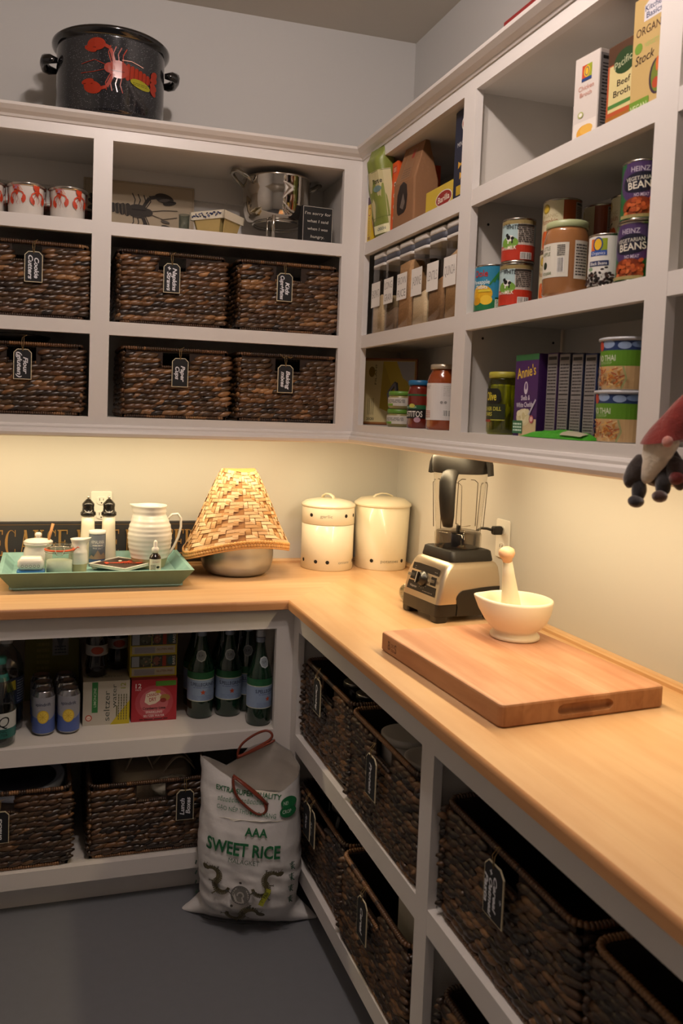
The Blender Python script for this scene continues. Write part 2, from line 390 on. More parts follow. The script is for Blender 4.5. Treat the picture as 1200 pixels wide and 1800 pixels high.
def upper(axis, ends, stiles, lab):
    t = thing('upper_cabinet', lab, 'cabinet')
    a0, a1 = ends; D = UF-.02
    m = MB()
    for s0, s1 in stiles: bar(m, s0, s1, D, UF, Z['foot'], Z['head'], axis)
    xs = sorted(stiles)
    for (p, q), (r, s) in zip(xs, xs[1:]):
        bar(m, q, r, D, UF, Z['top'], Z['head'], axis); bar(m, q, r, D, UF, Z['foot'], Z['bot'], axis)
    m.build('face_frame', t)
    bar(MB(), a0, a1, .002, .012, 1.436, 2.34, axis, INNER).build('back_panel', t)
    bar(MB(), a0, a1, .012, D, 1.436, Z['bot'], axis, INNER).build('bottom_panel', t)
    bar(MB(), a0, a1, .012, D, Z['top'], 2.34, axis, INNER).build('top_panel', t)
    bar(MB(), a0, a1, .012, .03, 2.238, Z['top'], axis, INNER).build('hanging_cleat', t)
    for p, q in xs[1:-1]:
        c = (p+q)/2; bar(MB(), c-.012, c+.012, .03, D, Z['bot'], Z['top'], axis, INNER).build('partition', t)
    bar(MB(), a1-(.02 if axis == 'x' else .004), a1, .03, D, Z['bot'], Z['top'], axis, INNER).build('side_panel', t)
    bar(MB(), a0, a0+.02, .03, D, Z['bot'], Z['top'], axis, INNER).build('side_panel', t)
    for (p, q), (r, s) in zip(xs, xs[1:]):
        for zb, zt in ((Z['s2b'], Z['s2']), (Z['s1b'], Z['s1'])):
            mb = MB(); bar(mb, q, r, .305, UF-.0005, zb, zt, axis); bar(mb, max(q-.019, a0+.02), min(r+.019, a1-.02) if (r, s) != xs[-1] else a1-.005, .012, .305, zt-.02, zt, axis, INNER); mb.build('shelf', t)
    moulding('crown_moulding', CROWN, a0, a1, axis, t); moulding('light_rail', RAILM, a0, a1, axis, t)
    return t
upper('x', (-2.4, -.345), [(-2.05, -1.99), (-1.2199, -1.1608), (-.389, -UF)], 'white open upper cabinet on the back wall, holding mugs and two rows of baskets')
uc = upper('y', (-2.62, -.006), [(-2.56, -2.50), (-1.8028, -1.7482), (-1.0965, -1.0344), (-.3724, -UF)], 'white open upper cabinet on the right wall, full of cans and boxes')
for x, z in ((-.27, 1.70), (-.06, 1.70), (-.27, 1.68+.31)):
    m = MB(); m.ell((x, -1.0785-.0115, z), (.0035, .001, .0035), mat('#1c1814', .6), 10, 6); m.build('shelf_pin_hole', uc)
# LED bars under both runs
for p, sx, sy, lb in (((-1.35, -.275, 1.43), 1.9, .03, 'back wall'), ((-.275, -1.16, 1.43), .03, 1.6, 'right wall')):
    t = thing('strip_light', 'slim warm strip light under the upper cabinet of the '+lb, 'light', p)
    MB().box(-sx/2-.005, -sy/2-.005, -.003, sx/2+.005, sy/2+.005, .006, mat('#e8e6e2', .4)).build('housing', t)

# ------------------------------------------------------------------ base cabinets
BX, BY = .5966, .5926; HC = .915; HU = .8863
def base(axis, BF, ends, stiles, lab, kick):
    t = thing('base_cabinet', lab, 'cabinet'); a0, a1 = ends; D = BF-.02; m = MB(); xs = sorted(stiles)
    for s0, s1 in xs: bar(m, s0, s1, D, BF, .0859, HU, axis)
    for (p, q), (r, s) in zip(xs, xs[1:]):
        bar(m, q, r, D, BF, .8211, HU, axis); bar(m, q, r, D, BF, .0859, .1354, axis)
    m.build('face_frame', t)
    bar(MB(), a0, a1, .002, .012, .0859, HU, axis, INNER).build('back_panel', t)
    bar(MB(), a0, a1, .012, D, .112, .1354, axis, INNER).build('bottom_panel', t)
    bar(MB(), a0, a1, kick-.02, kick, 0, .112, axis).build('toe_kick', t)
    for p, q in xs[1:-1]:
        c = (p+q)/2; bar(MB(), c-.012, c+.012, .012, D, .1354, HU, axis, INNER).build('partition', t)
    bar(MB(), a1-.02, a1, .012, D, .1354, HU, axis, INNER).build('side_panel', t)
    for (p, q), (r, s) in zip(xs, xs[1:]):
        mb = MB(); bar(mb, q, r, D, BF-.0005, .45, .5022, axis); bar(mb, q-.014, r+.014, .012, D-.0005, .48, .5022, axis, INNER); mb.build('shelf', t)
base('x', BY, (-2.4, -.615), [(-2.4, -2.34), (-1.80, -1.74), (-.6513, -BX)], 'white open base cabinet under the back counter with drinks and baskets', .5344)
base('y', BX, (-2.62, -.615), [(-2.60, -2.54), (-1.5533, -1.4989), (-.6465, -BY)], 'white open base cabinet under the right counter with four baskets', .5466)

# ------------------------------------------------------------------ worktop
WD_X = wood('maple_counter_back', '#dab48a', '#d0a679', 'X', .075, 1.1, .36, .90)
WD_Y = wood('maple_counter_right', '#ddb88c', '#d6af80', 'Y', .17, 1.7, .34, .93, .05, .6, .12)
WD_E = wood('maple_counter_edge', '#c79468', '#b98457', 'X', .2, .34, .4, .84, .11)
t = thing('worktop', 'L-shaped pale maple worktop running under both upper cabinets', 'countertop')
m = MB(); CF, CR = .6224, .6272; c_ = .005
def edge(b0, zs):  # rounded nose, profile of (distance out, z)
    return zs
nose = [(0, HU), (-.003, HU), (0, HU+.003), (0, HC-.007), (-.002, HC-.003), (-.006, HC)]
# back run (x from -2.4 to the mitre), right run (y from the mitre to -2.62)
def run(F, axis, a_end, top, edg):
    oth = CR if axis == 'x' else CF
    vs = [P3(a_end, .0005, HC, axis), P3(-.0005, .0005, HC, axis)]
    pr = [(F-.006, HC), (F-.0025, HC-.0015), (F-.0005, HC-.005), (F, HC-.009), (F, HU+.002), (F-.003, HU)]
    top_v = [P3(a_end, .0005, HC, axis), P3(-.0005, .0005, HC, axis), P3(-(pr[0][0]+(oth-F)), pr[0][0], HC, axis), P3(a_end, pr[0][0], HC, axis)]
    m.add(top_v, [(0, 1, 2, 3)], top)
    q = []
    for b, z in pr: q += [P3(a_end, b, z, axis), P3(-(b+(oth-F)), b, z, axis)]
    m.add(q, [(2*i, 2*i+1, 2*i+3, 2*i+2) for i in range(len(pr)-2) if i != 3], edg, True)
    m.add(q, [(6, 7, 9, 8), (8, 9, 11, 10)], edg)
    b, z = pr[-1]
    m.add([P3(a_end, b, HU, axis), P3(-(b+(oth-F)), b, HU, axis), P3(-.0005, .0005, HU, axis), P3(a_end, .0005, HU, axis)], [(0, 1, 2, 3)], edg)
    m.add([P3(a_end, .0005, HC, axis), P3(a_end, F-.006, HC, axis), P3(a_end, F, HC-.009, axis), P3(a_end, F, HU, axis), P3(a_end, .0005, HU, axis)], [(0, 1, 2, 3, 4)], edg)
run(CF, 'x', -2.4, WD_X, WD_E)
WD_E2 = wood('maple_counter_edge_right', '#cd9a69', '#c69362', 'Y', .2, 1.7, .36, .88, .21)
run(CR, 'y', -2.62, WD_Y, WD_E2)
m.build('top', t)
m = MB(); bar(m, -.09, -2.4, .0, .0, 0, 0, 'x') if False else None
pr = [(.0005, HC), (.022, HC), (.022, HC+.008), (.018, HC+.0105), (.016, HC+.014), (.0005, HC+.014)]
for axis, aend, mm in (('x', -2.4, WD_X), ('y', -2.62, WD_Y)):
    mb = MB(); n = len(pr); vs = [P3(aend, b, z, axis) for b, z in pr]+[P3(-b, b, z, axis) for b, z in pr]
    mb.add(vs, [(i, (i+1) % n, n+(i+1) % n, n+i) for i in range(n)]+[tuple(range(n))], mm); mb.build('backsplash_strip', t)
# outlets
def outlet(loc, rz, lab):
    t = thing('wall_outlet', lab, 'outlet', loc, rz); wm = mat('#eeece6', .35); dk = mat('#2a2622', .6)
    MB().prism(rrect(.074, .118, .006, 3), 0, .006, wm, .0015, Matrix.Rotation(PI/2, 4, 'X')).build('cover_plate', t)
    for z in (.026, -.026):
        mb = MB().prism(rrect(.034, .030, .012, 4), .006, .0085, wm, .0008, Matrix.Translation((0, 0, z)) @ Matrix.Rotation(PI/2, 4, 'X'))
        for x, y, w_, h_ in ((-.0065, .004, .002, .009), (.0065, .004, .002, .007)): mb.box(x-w_/2, -.009, z+y-h_/2, x+w_/2, -.0084, z+y+h_/2, dk)
        mb.lathe([(.0026, 0), (.0026, .0006)], dk, 12, M=Matrix.Translation((0, -.0084, z-.008)) @ Matrix.Rotation(PI/2, 4, 'X')); mb.build('receptacle', t)
outlet((-1.152, 0, 1.125), 0, 'white double wall outlet behind the two pepper mills'); outlet((0, -.80, 1.128), -PI/2, 'white double wall outlet with a black plug behind the blender')

# ================================================================== baskets and chalkboard tags
WV = mat('attr', .36, spec=.6)
BROWN = ['#5e4029', '#4a3220', '#74502f', '#3a281c', '#553a24', '#42301f', '#8a6440', '#35261d', '#664830', '#4b3523', '#2b201a', '#5a422b']
def basket_meshes(w, d, h, seed, back=False):
    rnd = random.Random(seed); pal = [lin(c) for c in BROWN]
    liner = mat('#2b1c12', .8); mb = MB(); ro = .028; t = .008
    hw, hh = .088, .036; hz0, hz1 = h-.022-hh, h-.018
    # inner wall of the basket: four panels, the front one open at the hand hole
    W, D = w/2-.006, d/2-.006
    mb.box(-W, -D, 0, W, D, .008, liner); mb.box(-W, D-t, 0, W, D, h-.006, liner); mb.box(-W, -D, 0, -W+t, D, h-.006, liner); mb.box(W-t, -D, 0, W, D, h-.006, liner)
    mb.box(-W, -D, 0, W, -D+t, hz0, liner); mb.box(-W, -D, hz0, -hw/2, -D+t, h-.006, liner); mb.box(hw/2, -D, hz0, W, -D+t, h-.006, liner); mb.box(-hw/2, -D, hz1+.004, hw/2, -D+t, h-.006, liner)
    # woven lumps: rows of twisted strands
    rows = int(round((h-.03)/.0162)); pitch = (h-.03)/rows; row_tone = 1
    segs = [((-w/2+.012, -d/2+.004), (w/2-.012, -d/2+.004), 0), ((w/2-.004, -d/2+.012), (w/2-.004, d/2-.012), PI/2), ((-w/2+.004, d/2-.012), (-w/2+.004, -d/2+.012), -PI/2)]
    for r in range(rows):
        z = .012+pitch*(r+.5); row_tone = rnd.uniform(.7, 1.2); run = rnd.choice([-1, 1])
        for si, (p, q, az) in enumerate(segs):
            L = math.hypot(q[0]-p[0], q[1]-p[1]); n = int(L/.0245); ph = rnd.random()*.6
            for k in range(n+1):
                s = (k+.2+ph)/(n+.8)*L if k < n else L*.995
                x = p[0]+(q[0]-p[0])*s/L; y = p[1]+(q[1]-p[1])*s/L
                if si == 0 and abs(x) < hw/2+.018 and z > hz0-.002: continue
                cc = rnd.choice(pal) if (k == 0 or rnd.random() < .62) else cc; c = cc
                kf = row_tone*rnd.uniform(.75, 1.1)*(.72 if seed > 6 else 1.08); c = tuple(min(1, v*kf) for v in c)  # base-shelf baskets get a darker tone, painting in their deeper shade
                R_ = Matrix.Rotation(az, 3, 'Z') @ Matrix.Rotation(-R(rnd.uniform(8, 17)), 3, 'Y') @ Matrix.Rotation(R(rnd.uniform(-14, 14)), 3, 'Z')
                mb.ell((x, y, z+rnd.uniform(-.0015, .0015)), (rnd.uniform(.024, .032), .0080, pitch*rnd.uniform(.50, .60)), WV, 7, 5, col=c, rot=R_)
    for cx, cy in ((-w/2+.009, -d/2+.009), (w/2-.009, -d/2+.009)):   # plaited corners
        for r in range(rows):
            c = rnd.choice(pal[:6]); mb.ell((cx, cy, .012+pitch*(r+.5)), (.009, .009, pitch*.62), WV, 6, 4, col=c, rot=Matrix.Rotation(.3, 3, 'Y'))
    rim = MB(); per = []
    P = rrect(w-.006, d-.006, ro, 5); n = 0
    pts = []
    for i in range(len(P)):
        a = Vector(P[i]); b = Vector(P[(i+1) % len(P)]); L = (b-a).length; k = max(1, int(L/.0034))
        pts += [a.lerp(b, j/k) for j in range(k)]
    def wrapped(pp, z, r0, mb_, closed):
        c_ = rnd.choice(pal); last = len(pp); vs = []; 
        for i in range(0, last, 2):
            if rnd.random() < .12: c_ = rnd.choice(pal[:9])
            a = pp[i]; b = pp[(i+1) % last]; e = pp[(i+2) % last] if (i+2 < last or closed) else b
            mb_.tube([(a.x, a.y, z), (b.x, b.y, z), (e.x, e.y, z)], [r0*.78, r0*1.08, r0*.78], WV, 6, col=c_)
    wrapped(pts, h-.004, .0065, rim, True)
    low = MB(); wrapped([p for p in pts], .006, .0052, low, True)
    hem = MB()
    hp = [Vector((-hw/2-.004+i*.0034, -d/2+.003)) for i in range(int((hw+.008)/.0034))]
    wrapped(hp, hz0-.003, .005, hem, False)
    return mb, rim, low, hem
KIT = {}
def basket(name_label, loc, rz, size, seed, group):
    k = (size, seed); w, d, h = size
    t = thing('woven_basket', name_label, 'basket', loc, rz, group)
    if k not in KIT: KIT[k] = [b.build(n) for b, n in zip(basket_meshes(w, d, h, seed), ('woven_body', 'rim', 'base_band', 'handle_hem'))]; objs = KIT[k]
    else: objs = [o.copy() for o in KIT[k]]; [COL.objects.link(o) for o in objs]
    for o in objs: o.parent = t
    return t
CHALK = mat('#15161a', .75, bump=.02, bscale=200); CREAM = mat('#cfc3a2', .6); TWINE = mat('#8d7348', .85); CHK = '#dcdde2'
def chalk_tag(lines, loc, rz, lab, size=(.054, .094), down=True, tilt=0, knot=.03, bow=False):
    w, h = size; t = thing('chalkboard_tag', lab, 'tag', loc, rz, 'chalkboard tags on the baskets')
    c = w*.2
    def shape(e): return [(-w/2+e, -h/2+e), (w/2-e, -h/2+e), (w/2-e, h/2-c-e*.4), (w/2-c-e*.4, h/2-e), (-w/2+c+e*.4, h/2-e), (-w/2+e, h/2-c-e*.4)]
    M = Matrix.Rotation(PI/2, 4, 'X')
    MB().prism(shape(0), 0, .0025, CREAM, 0, M).build('border', t)
    MB().prism(shape(.0022), .0024, .0031, CHALK, 0, M).build('board', t)
    a = Art(); n = len(lines); rot = -PI/2 if down else PI/2; sg = 1 if down else -1
    for i, s in enumerate(lines):
        x = sg*((n-1)/2-i)*(.018 if n < 3 else .014); hh = .013 if n < 3 else .010; wd = min(len(s)*.0105, h*.84)
        a.text(s, x-sg*hh/2, -.004+(i % 2)*.002, hh, CHK, wd, rot, .03, .25)
    a.front('handwriting', t, -.0032)
    mb = MB(); z0 = h/2-.006; b = .006
    mb.tube([(0, -.004, z0), (-.004, -.005, h/2+knot*.5), (-.002, b, h/2+knot), (.003, b, h/2+knot), (.003, -.004, h/2+knot*.5), (.0005, -.004, z0)], .0008, TWINE, 5)
    if bow: mb.tube([(-.022, -.002, h/2+knot*1.1+.004), (-.008, -.003, h/2+knot*.8), (.002, -.003, h/2+knot), (.014, -.003, h/2+knot*.8), (.024, -.002, h/2+knot*.95)], .0008, TWINE, 5)
    else: mb.tube([(0, -.003, h/2+knot), (.012, -.004, h/2+knot*1.2)], .0007, TWINE, 5)
    mb.build('twine', t)
    t.rotation_euler = (0, tilt, rz); return t
GB = 'woven baskets on the upper shelves'; yB = -.158; SZ = (.352, .286, .235)
basket('dark woven basket tagged Cookie Cutters at the left edge, middle shelf', (-1.413, yB, Z['s2']), 0, (.37, .286, .235), 1, GB)
basket('dark woven basket tagged Napkins and Straws on the middle shelf', (-.961, yB, Z['s2']), 0, SZ, 2, GB)
basket('dark woven basket tagged Kids Cups and Plates on the middle shelf by the corner', (-.566, yB, Z['s2']), 0, SZ, 3, GB)
basket('dark woven basket tagged Flour at the left edge, lowest upper shelf', (-1.425, yB, Z['bot']), 0, (.37, .286, .225), 4, GB)
basket('dark woven basket tagged Paper Cups on the lowest upper shelf', (-.941, yB, Z['bot']), 0, (.352, .286, .23), 5, GB)
basket('dark woven basket tagged Baking Mixes on the lowest upper shelf by the corner', (-.558, yB, Z['bot']), 0, (.352, .286, .23), 6, GB)
yT = -.3125
chalk_tag(['Cookie', 'Cutters'], (-1.393, yT, 1.913), 0, 'small black tag reading Cookie Cutters hanging from its basket', tilt=.0)
chalk_tag(['Napkins', '+ Straws'], (-.965, yT, 1.911), 0, 'small black tag reading Napkins and Straws hanging from its basket')
chalk_tag(['Kids', 'Cups+Plates'], (-.584, yT, 1.910), 0, 'small black tag reading Kids Cups and Plates hanging from its basket')
chalk_tag(['Flour', '(gluten)'], (-1.421, yT, 1.612), 0, 'small black tag reading Flour (gluten) hanging from its basket', knot=.036)
chalk_tag(['Paper', 'Cups'], (-.930, yT, 1.608), 0, 'small black tag reading Paper Cups hanging from its basket')
chalk_tag(['Baking', 'mixes'], (-.571, yT, 1.603), 0, 'small black tag reading Baking mixes with a bow of twine', bow=True)
# base cabinets
GL = 'woven baskets on the base shelves'; SB = (.405, .40, .24)
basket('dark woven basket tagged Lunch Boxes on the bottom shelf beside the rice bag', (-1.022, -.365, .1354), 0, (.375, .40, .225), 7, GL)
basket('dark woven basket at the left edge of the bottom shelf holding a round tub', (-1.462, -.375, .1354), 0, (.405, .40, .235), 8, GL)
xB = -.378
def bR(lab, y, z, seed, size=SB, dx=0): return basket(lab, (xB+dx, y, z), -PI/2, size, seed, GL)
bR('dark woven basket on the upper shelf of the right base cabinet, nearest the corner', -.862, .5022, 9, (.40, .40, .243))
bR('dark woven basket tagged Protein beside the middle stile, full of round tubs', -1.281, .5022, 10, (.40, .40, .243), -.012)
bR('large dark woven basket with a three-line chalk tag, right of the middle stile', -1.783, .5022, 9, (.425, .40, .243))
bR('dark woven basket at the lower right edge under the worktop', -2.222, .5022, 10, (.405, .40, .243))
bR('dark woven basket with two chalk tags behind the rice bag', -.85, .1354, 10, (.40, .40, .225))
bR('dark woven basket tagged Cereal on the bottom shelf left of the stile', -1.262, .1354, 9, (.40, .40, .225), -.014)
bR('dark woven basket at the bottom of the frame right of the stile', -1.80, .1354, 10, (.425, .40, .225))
xT = -.5955
def tR(l, y, z, lab, s=(.058, .1), **k): return chalk_tag(l, (k.pop('x', xT), y, z), -PI/2, lab, s, **k)
chalk_tag(['Lunch', 'Boxes'], (-.921, -.578, .282), 0, 'small black tag reading Lunch Boxes hanging from its basket', down=False)
chalk_tag(['Snacks'], (-1.458, -.5885, .276), 0, 'small black tag cut off by the left edge of the picture', down=False)
tR(['Canning'], -.837, .69, 'narrow black tag on the basket nearest the corner', tilt=0)
tR(['Protein'], -1.273, .653, 'small black tag reading Protein beside the middle stile', x=-.6085)
tR(['*', 'Cereal', '+ Oatmeal', 'Pasta'], -1.792, .681, 'large black tag with several lines of chalk writing, lower right', (.062, .1))
tR(['Rice'], -.80, .31, 'front one of two overlapping black tags behind the rice bag', x=-.600); tR(['Nuts'], -.828, .302, 'rear one of two overlapping black tags behind the rice bag', x=-.5945)
tR(['Cereal'], -1.263, .302, 'small black tag reading Cereal on a bottom basket', x=-.612)
# what the baskets hold
t = thing('plastic_tub', 'round plastic tub with a translucent lid in the bottom left basket', 'tub', (-1.40, -.44, .150))
MB().lathe([(.10, 0), (.118, .19)], mat('#3a2a1e', .5), 40).build('tub_body', t)
MB().lathe([(.122, .182), (.129, .184), (.129, .206), (.122, .212), (.114, .208), (.108, .203), (.0, .203)], mat('#a6aec0', .25), 48).build('lid', t)
MB().lathe([(.0, .2045), (.1, .2045), (.1, .2038)], mat('#1c1d2b', .4), 40).build('lid_label', t)
t = thing('lunch_bag', 'pale insulated lunch bag with looped straps in the lunch basket', 'bag', (-1.0, -.36, .150))
MB().prism(rrect(.25, .22, .05, 5), 0, .19, mat('#b9aa95', .8, bump=.2, bscale=40), .02, smooth=True).build('bag_body', t)
m = MB()
for x0, y0, hh, wd in ((-.09, -.07, .07, .09), (.03, -.09, .045, .10), (.0, -.04, .055, .13)):
    m.tube([(x0+wd*(i/12), y0, .185+hh*math.sin(PI*i/12)) for i in range(13)], .010, mat('#b5a68f', .8), 6, flat=.25)
m.build('strap', t)
t = thing('cloth_bundle', 'crumpled white cloth showing through the lunch basket handle', 'cloth', (-.945, -.49, .302))
m = MB(); m.grid(lambda u, v: (.07*math.cos(2*PI*u)*math.sin(PI*v)*(1+.25*noise.noise(Vector((u*6, v*6, 1)))), .04*math.sin(2*PI*u)*math.sin(PI*v), -.028*math.cos(PI*v)*(1+.3*math.sin(u*30))), 32, 12, mat('#d9d2c0', .8, bump=.3, bscale=50), True); m.build('folds', t)
def tub(x, y, z, r, h, lab, body='#b9b4ac', lid='#c6c2bb'):
    t = thing('round_container', lab, 'container', (x, y, z), 0, 'round containers in the protein basket')
    MB().lathe([(r*.9, 0), (r*.96, h-.012)], mat(body, .5), 36).build('container_body', t)
    MB().lathe([(r, h-.016), (r, h-.002), (r-.004, h), (r-.012, h-.002), (0, h-.002)], mat(lid, .4), 40).build('lid', t)
tub(-.500, -1.225, .512, .062, .218, 'pale round container lid farther back in the protein basket'); tub(-.498, -1.358, .512, .064, .214, 'pale round container lid nearest the stile in the protein basket'); tub(-.355, -1.29, .512, .066, .21, 'pale round container at the back of the protein basket')
GLS = clear('#dfe6e6', .06)
def jar(x, y, z, r, h, lab, grp):
    t = thing('glass_jar', lab, 'jar', (x, y, z), 0, grp)
    MB().lathe([(r*.9, 0), (r, .01), (r, h*.72), (r*.72, h*.85), (r*.72, h)], GLS, 24).build('glass', t)
    MB().lathe([(r*.76, h-.014), (r*.76, h), (r*.7, h+.002), (0, h+.002)], mat('#a8a49a', .3, .9), 24).build('lid', t)
for x, y in ((-.47, -.80), (-.47, -.90), (-.36, -.85)): jar(x, y, .512, .042, .20, 'metal-lidded glass jar standing in the corner basket', 'glass jars in the corner basket')
for x, y in ((-.50, -.72), (-.50, -.83), (-.49, -.94)): jar(x, y, .146, .045, .215, 'metal-lidded glass jar in the basket behind the rice bag', 'glass jars in the bottom basket')
t = thing('folded_box', 'plain white carton standing in the cereal basket', 'box', (-.42, -1.34, .146)); MB().prism(rrect(.22, .12, .003, 1), 0, .232, mat('#b9b3a6', .6), .002).build('carton', t)
t = thing('frying_pan', 'dark round pan resting on top of the flour basket', 'pan', (-1.47, -.17, Z['bot']+.228))
MB().lathe([(0, .002), (.11, .002), (.128, .022), (.132, .024), (.132, .020), (.113, 0), (0, 0)], mat('#0e0d0d', .3), 48, cap=False).build('pan_body', t)

# ================================================================== on the worktop
# --- wooden sign against the back wall
t = thing('wooden_sign', 'long black wooden sign with gold serif capitals leaning on the back wall', 'sign', (-1.19, -.012, HC+.014))
WB = mat('#2b2a2e', .6, vary=.25, vscale=14); GOLD = '#a07a45'
MB().prism(rrect(.84, .018, .002, 1, .0), 0, .148, WB, .002).build('board', t)
def serif(a, ch, x, y, w, h, col):
    S = w*.24; s = w*.09; f = h*.045
    def st(x0, x1): a.rect(x0, y, x1, y+h, col); a.rect(x0-S*.45, y, x1+S*.45, y+f, col); a.rect(x0-S*.45, y+h-f, x1+S*.45, y+h, col)
    def arc(cx, cy, rx, ry, a0, a1, t0, t1, n=18):
        o, i_ = [], []
        for k in range(n+1):
            q = R(a0+(a1-a0)*k/n); tt = t0+(t1-t0)*math.sin(PI*k/n); o.append((cx+rx*math.cos(q), cy+ry*math.sin(q))); i_.append((cx+(rx-tt)*math.cos(q), cy+(ry-tt*.45)*math.sin(q)))
        a.l += 1
        for k in range(n): a._put([o[k], o[k+1], i_[k+1], i_[k]], col)
    def diag(x0, y0, x1, y1, wd): a.poly([(x0-wd/2, y0), (x0+wd/2, y0), (x1+wd/2, y1), (x1-wd/2, y1)], col, True)
    if ch == 'E' or ch == 'F':
        st(x+S*.6, x+S*1.6); a.rect(x+S*.6, y+h-f, x+w, y+h, col); a.rect(x+w-s, y+h*.82, x+w, y+h, col); a.rect(x+S*1.5, y+h*.5-f/2, x+w*.8, y+h*.5+f/2, col); a.rect(x+w*.8-s, y+h*.4, x+w*.8, y+h*.6, col)
        a.rect(x+S*.6, y, x+w, y+f, col); a.rect(x+w-s, y, x+w, y+h*.18, col)
    elif ch == 'C': arc(x+w*.55, y+h/2, w*.55, h/2, 50, 310, s*.4, S*1.05); a.rect(x+w*.9, y+h*.74, x+w*.97, y+h, col); a.rect(x+w*.9, y, x+w*.97, y+h*.26, col)
    elif ch == 'A': diag(x+w*.12, y, x+w*.5, y+h, s); diag(x+w*.86, y, x+w*.5, y+h, S); a.rect(x+w*.25, y+h*.34, x+w*.72, y+h*.34+f, col); a.rect(x, y, x+w*.28, y+f, col); a.rect(x+w*.68, y, x+w*1.04, y+f, col)
    elif ch == 'U': a.rect(x+w*.14, y+h*.3, x+w*.14+S, y+h, col); a.rect(x+w*.84-s, y+h*.3, x+w*.84, y+h, col); arc(x+w*.49, y+h*.32, w*.35, h*.32, 180, 360, S*.7, S*.7); a.rect(x, y+h-f, x+w*.5, y+h, col); a.rect(x+w*.64, y+h-f, x+w, y+h, col)
    elif ch == 'S': arc(x+w*.5, y+h*.74, w*.4, h*.26, 30, 270, s, S); arc(x+w*.5, y+h*.26, w*.42, h*.26, 90, -150, s, S); a.rect(x+w*.82, y+h*.74, x+w*.9, y+h, col); a.rect(x+w*.08, y, x+w*.16, y+h*.26, col)
    elif ch == 'N': st(x+w*.16, x+w*.16+s); a.rect(x+w*.82-s, y, x+w*.82, y+h, col); diag(x+w*.82-s, y, x+w*.16+s*.4, y+h, S); a.rect(x+w*.66, y+h-f, x+w, y+h, col)
    elif ch == 'I': st(x+w*.5-S/2, x+w*.5+S/2)
    elif ch == 'M': st(x+w*.1, x+w*.1+s); st(x+w*.86-S*.4, x+w*.86+S*.5); diag(x+w*.48, y, x+w*.14, y+h, S); diag(x+w*.48, y, x+w*.84, y+h, s)
    elif ch == 'T': st(x+w*.5-S/2, x+w*.5+S/2); a.rect(x, y+h-f, x+w, y+h, col); a.rect(x, y+h*.8, x+s, y+h, col); a.rect(x+w-s, y+h*.8, x+w, y+h, col)
    elif ch == 'R': st(x+S*.5, x+S*1.5); arc(x+w*.42, y+h*.74, w*.42, h*.26, -90, 90, f, S); a.rect(x+S, y+h-f, x+w*.45, y+h, col); a.rect(x+S, y+h*.48, x+w*.45, y+h*.48+f, col); diag(x+w*.95, y, x+w*.55, y+h*.48, S)
a = Art(); a.line([(-.405, .01), (.405, .01), (.405, .138), (-.405, .138), (-.405, .01)], .0022, '#6b5335')
x = -.322-.009; LH = .09
for ch, adv in [(' ', 0), ('E', .046), ('C', .052), ('A', .047), ('U', .047), ('S', .039), ('E', .058), (' ', .012), ('N', .046), ('I', .026), ('C', .048), ('E', .042), (' ', .022), ('M', .056), ('A', .044), ('T', .042), ('T', .042), ('E', .042), ('R', .044), ('S', .04)]:
    if ch != ' ': serif(a, ch, x, .03, .036 if ch != 'I' else .024, LH, GOLD)
    x += adv*.94
a.front('lettering', t, -.0092)
# --- turquoise tray
t = thing('serving_tray', 'weathered turquoise wooden tray with flared sides full of jars and mills', 'tray', (-1.182, -.23, HC))
TQ = mat('#7fa9a3', .55, vary=.22, vscale=22, bump=.06, bscale=90); TQD = mat('#6c8876', .6, vary=.2, vscale=16)
bw, bd, tw, td, hh, th = .252, .155, .300, .187, .060, .012
MB().box(-bw-.015, -bd-.005, .006, bw+.015, bd+.005, .032, TQ).build('tray_floor', t)
m = MB()
Bq = [(-bw, -bd), (bw, -bd), (bw, bd), (-bw, bd)]; Tq = [(-tw, -td), (tw, -td), (tw, td), (-tw, td)]
Bi = [(-bw+th, -bd+th), (bw-th, -bd+th), (bw-th, bd-th), (-bw+th, bd-th)]; Ti = [(-tw+th, -td+th), (tw-th, -td+th), (tw-th, td-th), (-tw+th, td-th)]
vs = [(*p, 0) for p in Bq]+[(*p, hh) for p in Tq]+[(*p, hh) for p in Ti]+[(*p, .010) for p in Bi]
fo = []; fi = []
for i in range(4): j = (i+1) % 4; fo.append((i, j, 4+j, 4+i)); fi += [(4+i, 4+j, 8+j, 8+i), (8+i, 8+j, 12+j, 12+i)]
m.add(vs, fo, TQD); m.add(vs, fi, TQ); m.build('sloped_sides', t)
TZ = HC+.0325
CERW = mat('#e9e4dc', .25, coat=.4); STONE = mat('#dedad2', .3, coat=.3, vary=.06, vscale=20)
# sugar crock
t = thing('sugar_crock', 'white stoneware crock with a knobbed lid and a wooden spoon', 'crock', (-1.366, -.20, TZ))
MB().lathe([(.036, 0), (.043, .012), (.0465, .035), (.0455, .06), (.041, .074), (.041, .078), (.046, .082), (.0465, .088)], STONE, 40).build('crock_body', t)
MB().lathe([(.046, .088), (.0475, .091), (.040, .096), (.014, .101), (.007, .103), (.007, .106), (.011, .110), (.0115, .115), (.007, .120), (0, .121)], STONE, 40).build('lid', t)
t = thing('wooden_spoon', 'small wooden spoon sticking out of the white sugar crock', 'spoon', (-1.366, -.20, TZ))
MB().tube([(.024, -.012, .05), (.035, -.01, .105), (.046, -.006, .150)], [.0035, .0042, .0052], mat('#b9824d', .5), 10).build('spoon_handle', t)
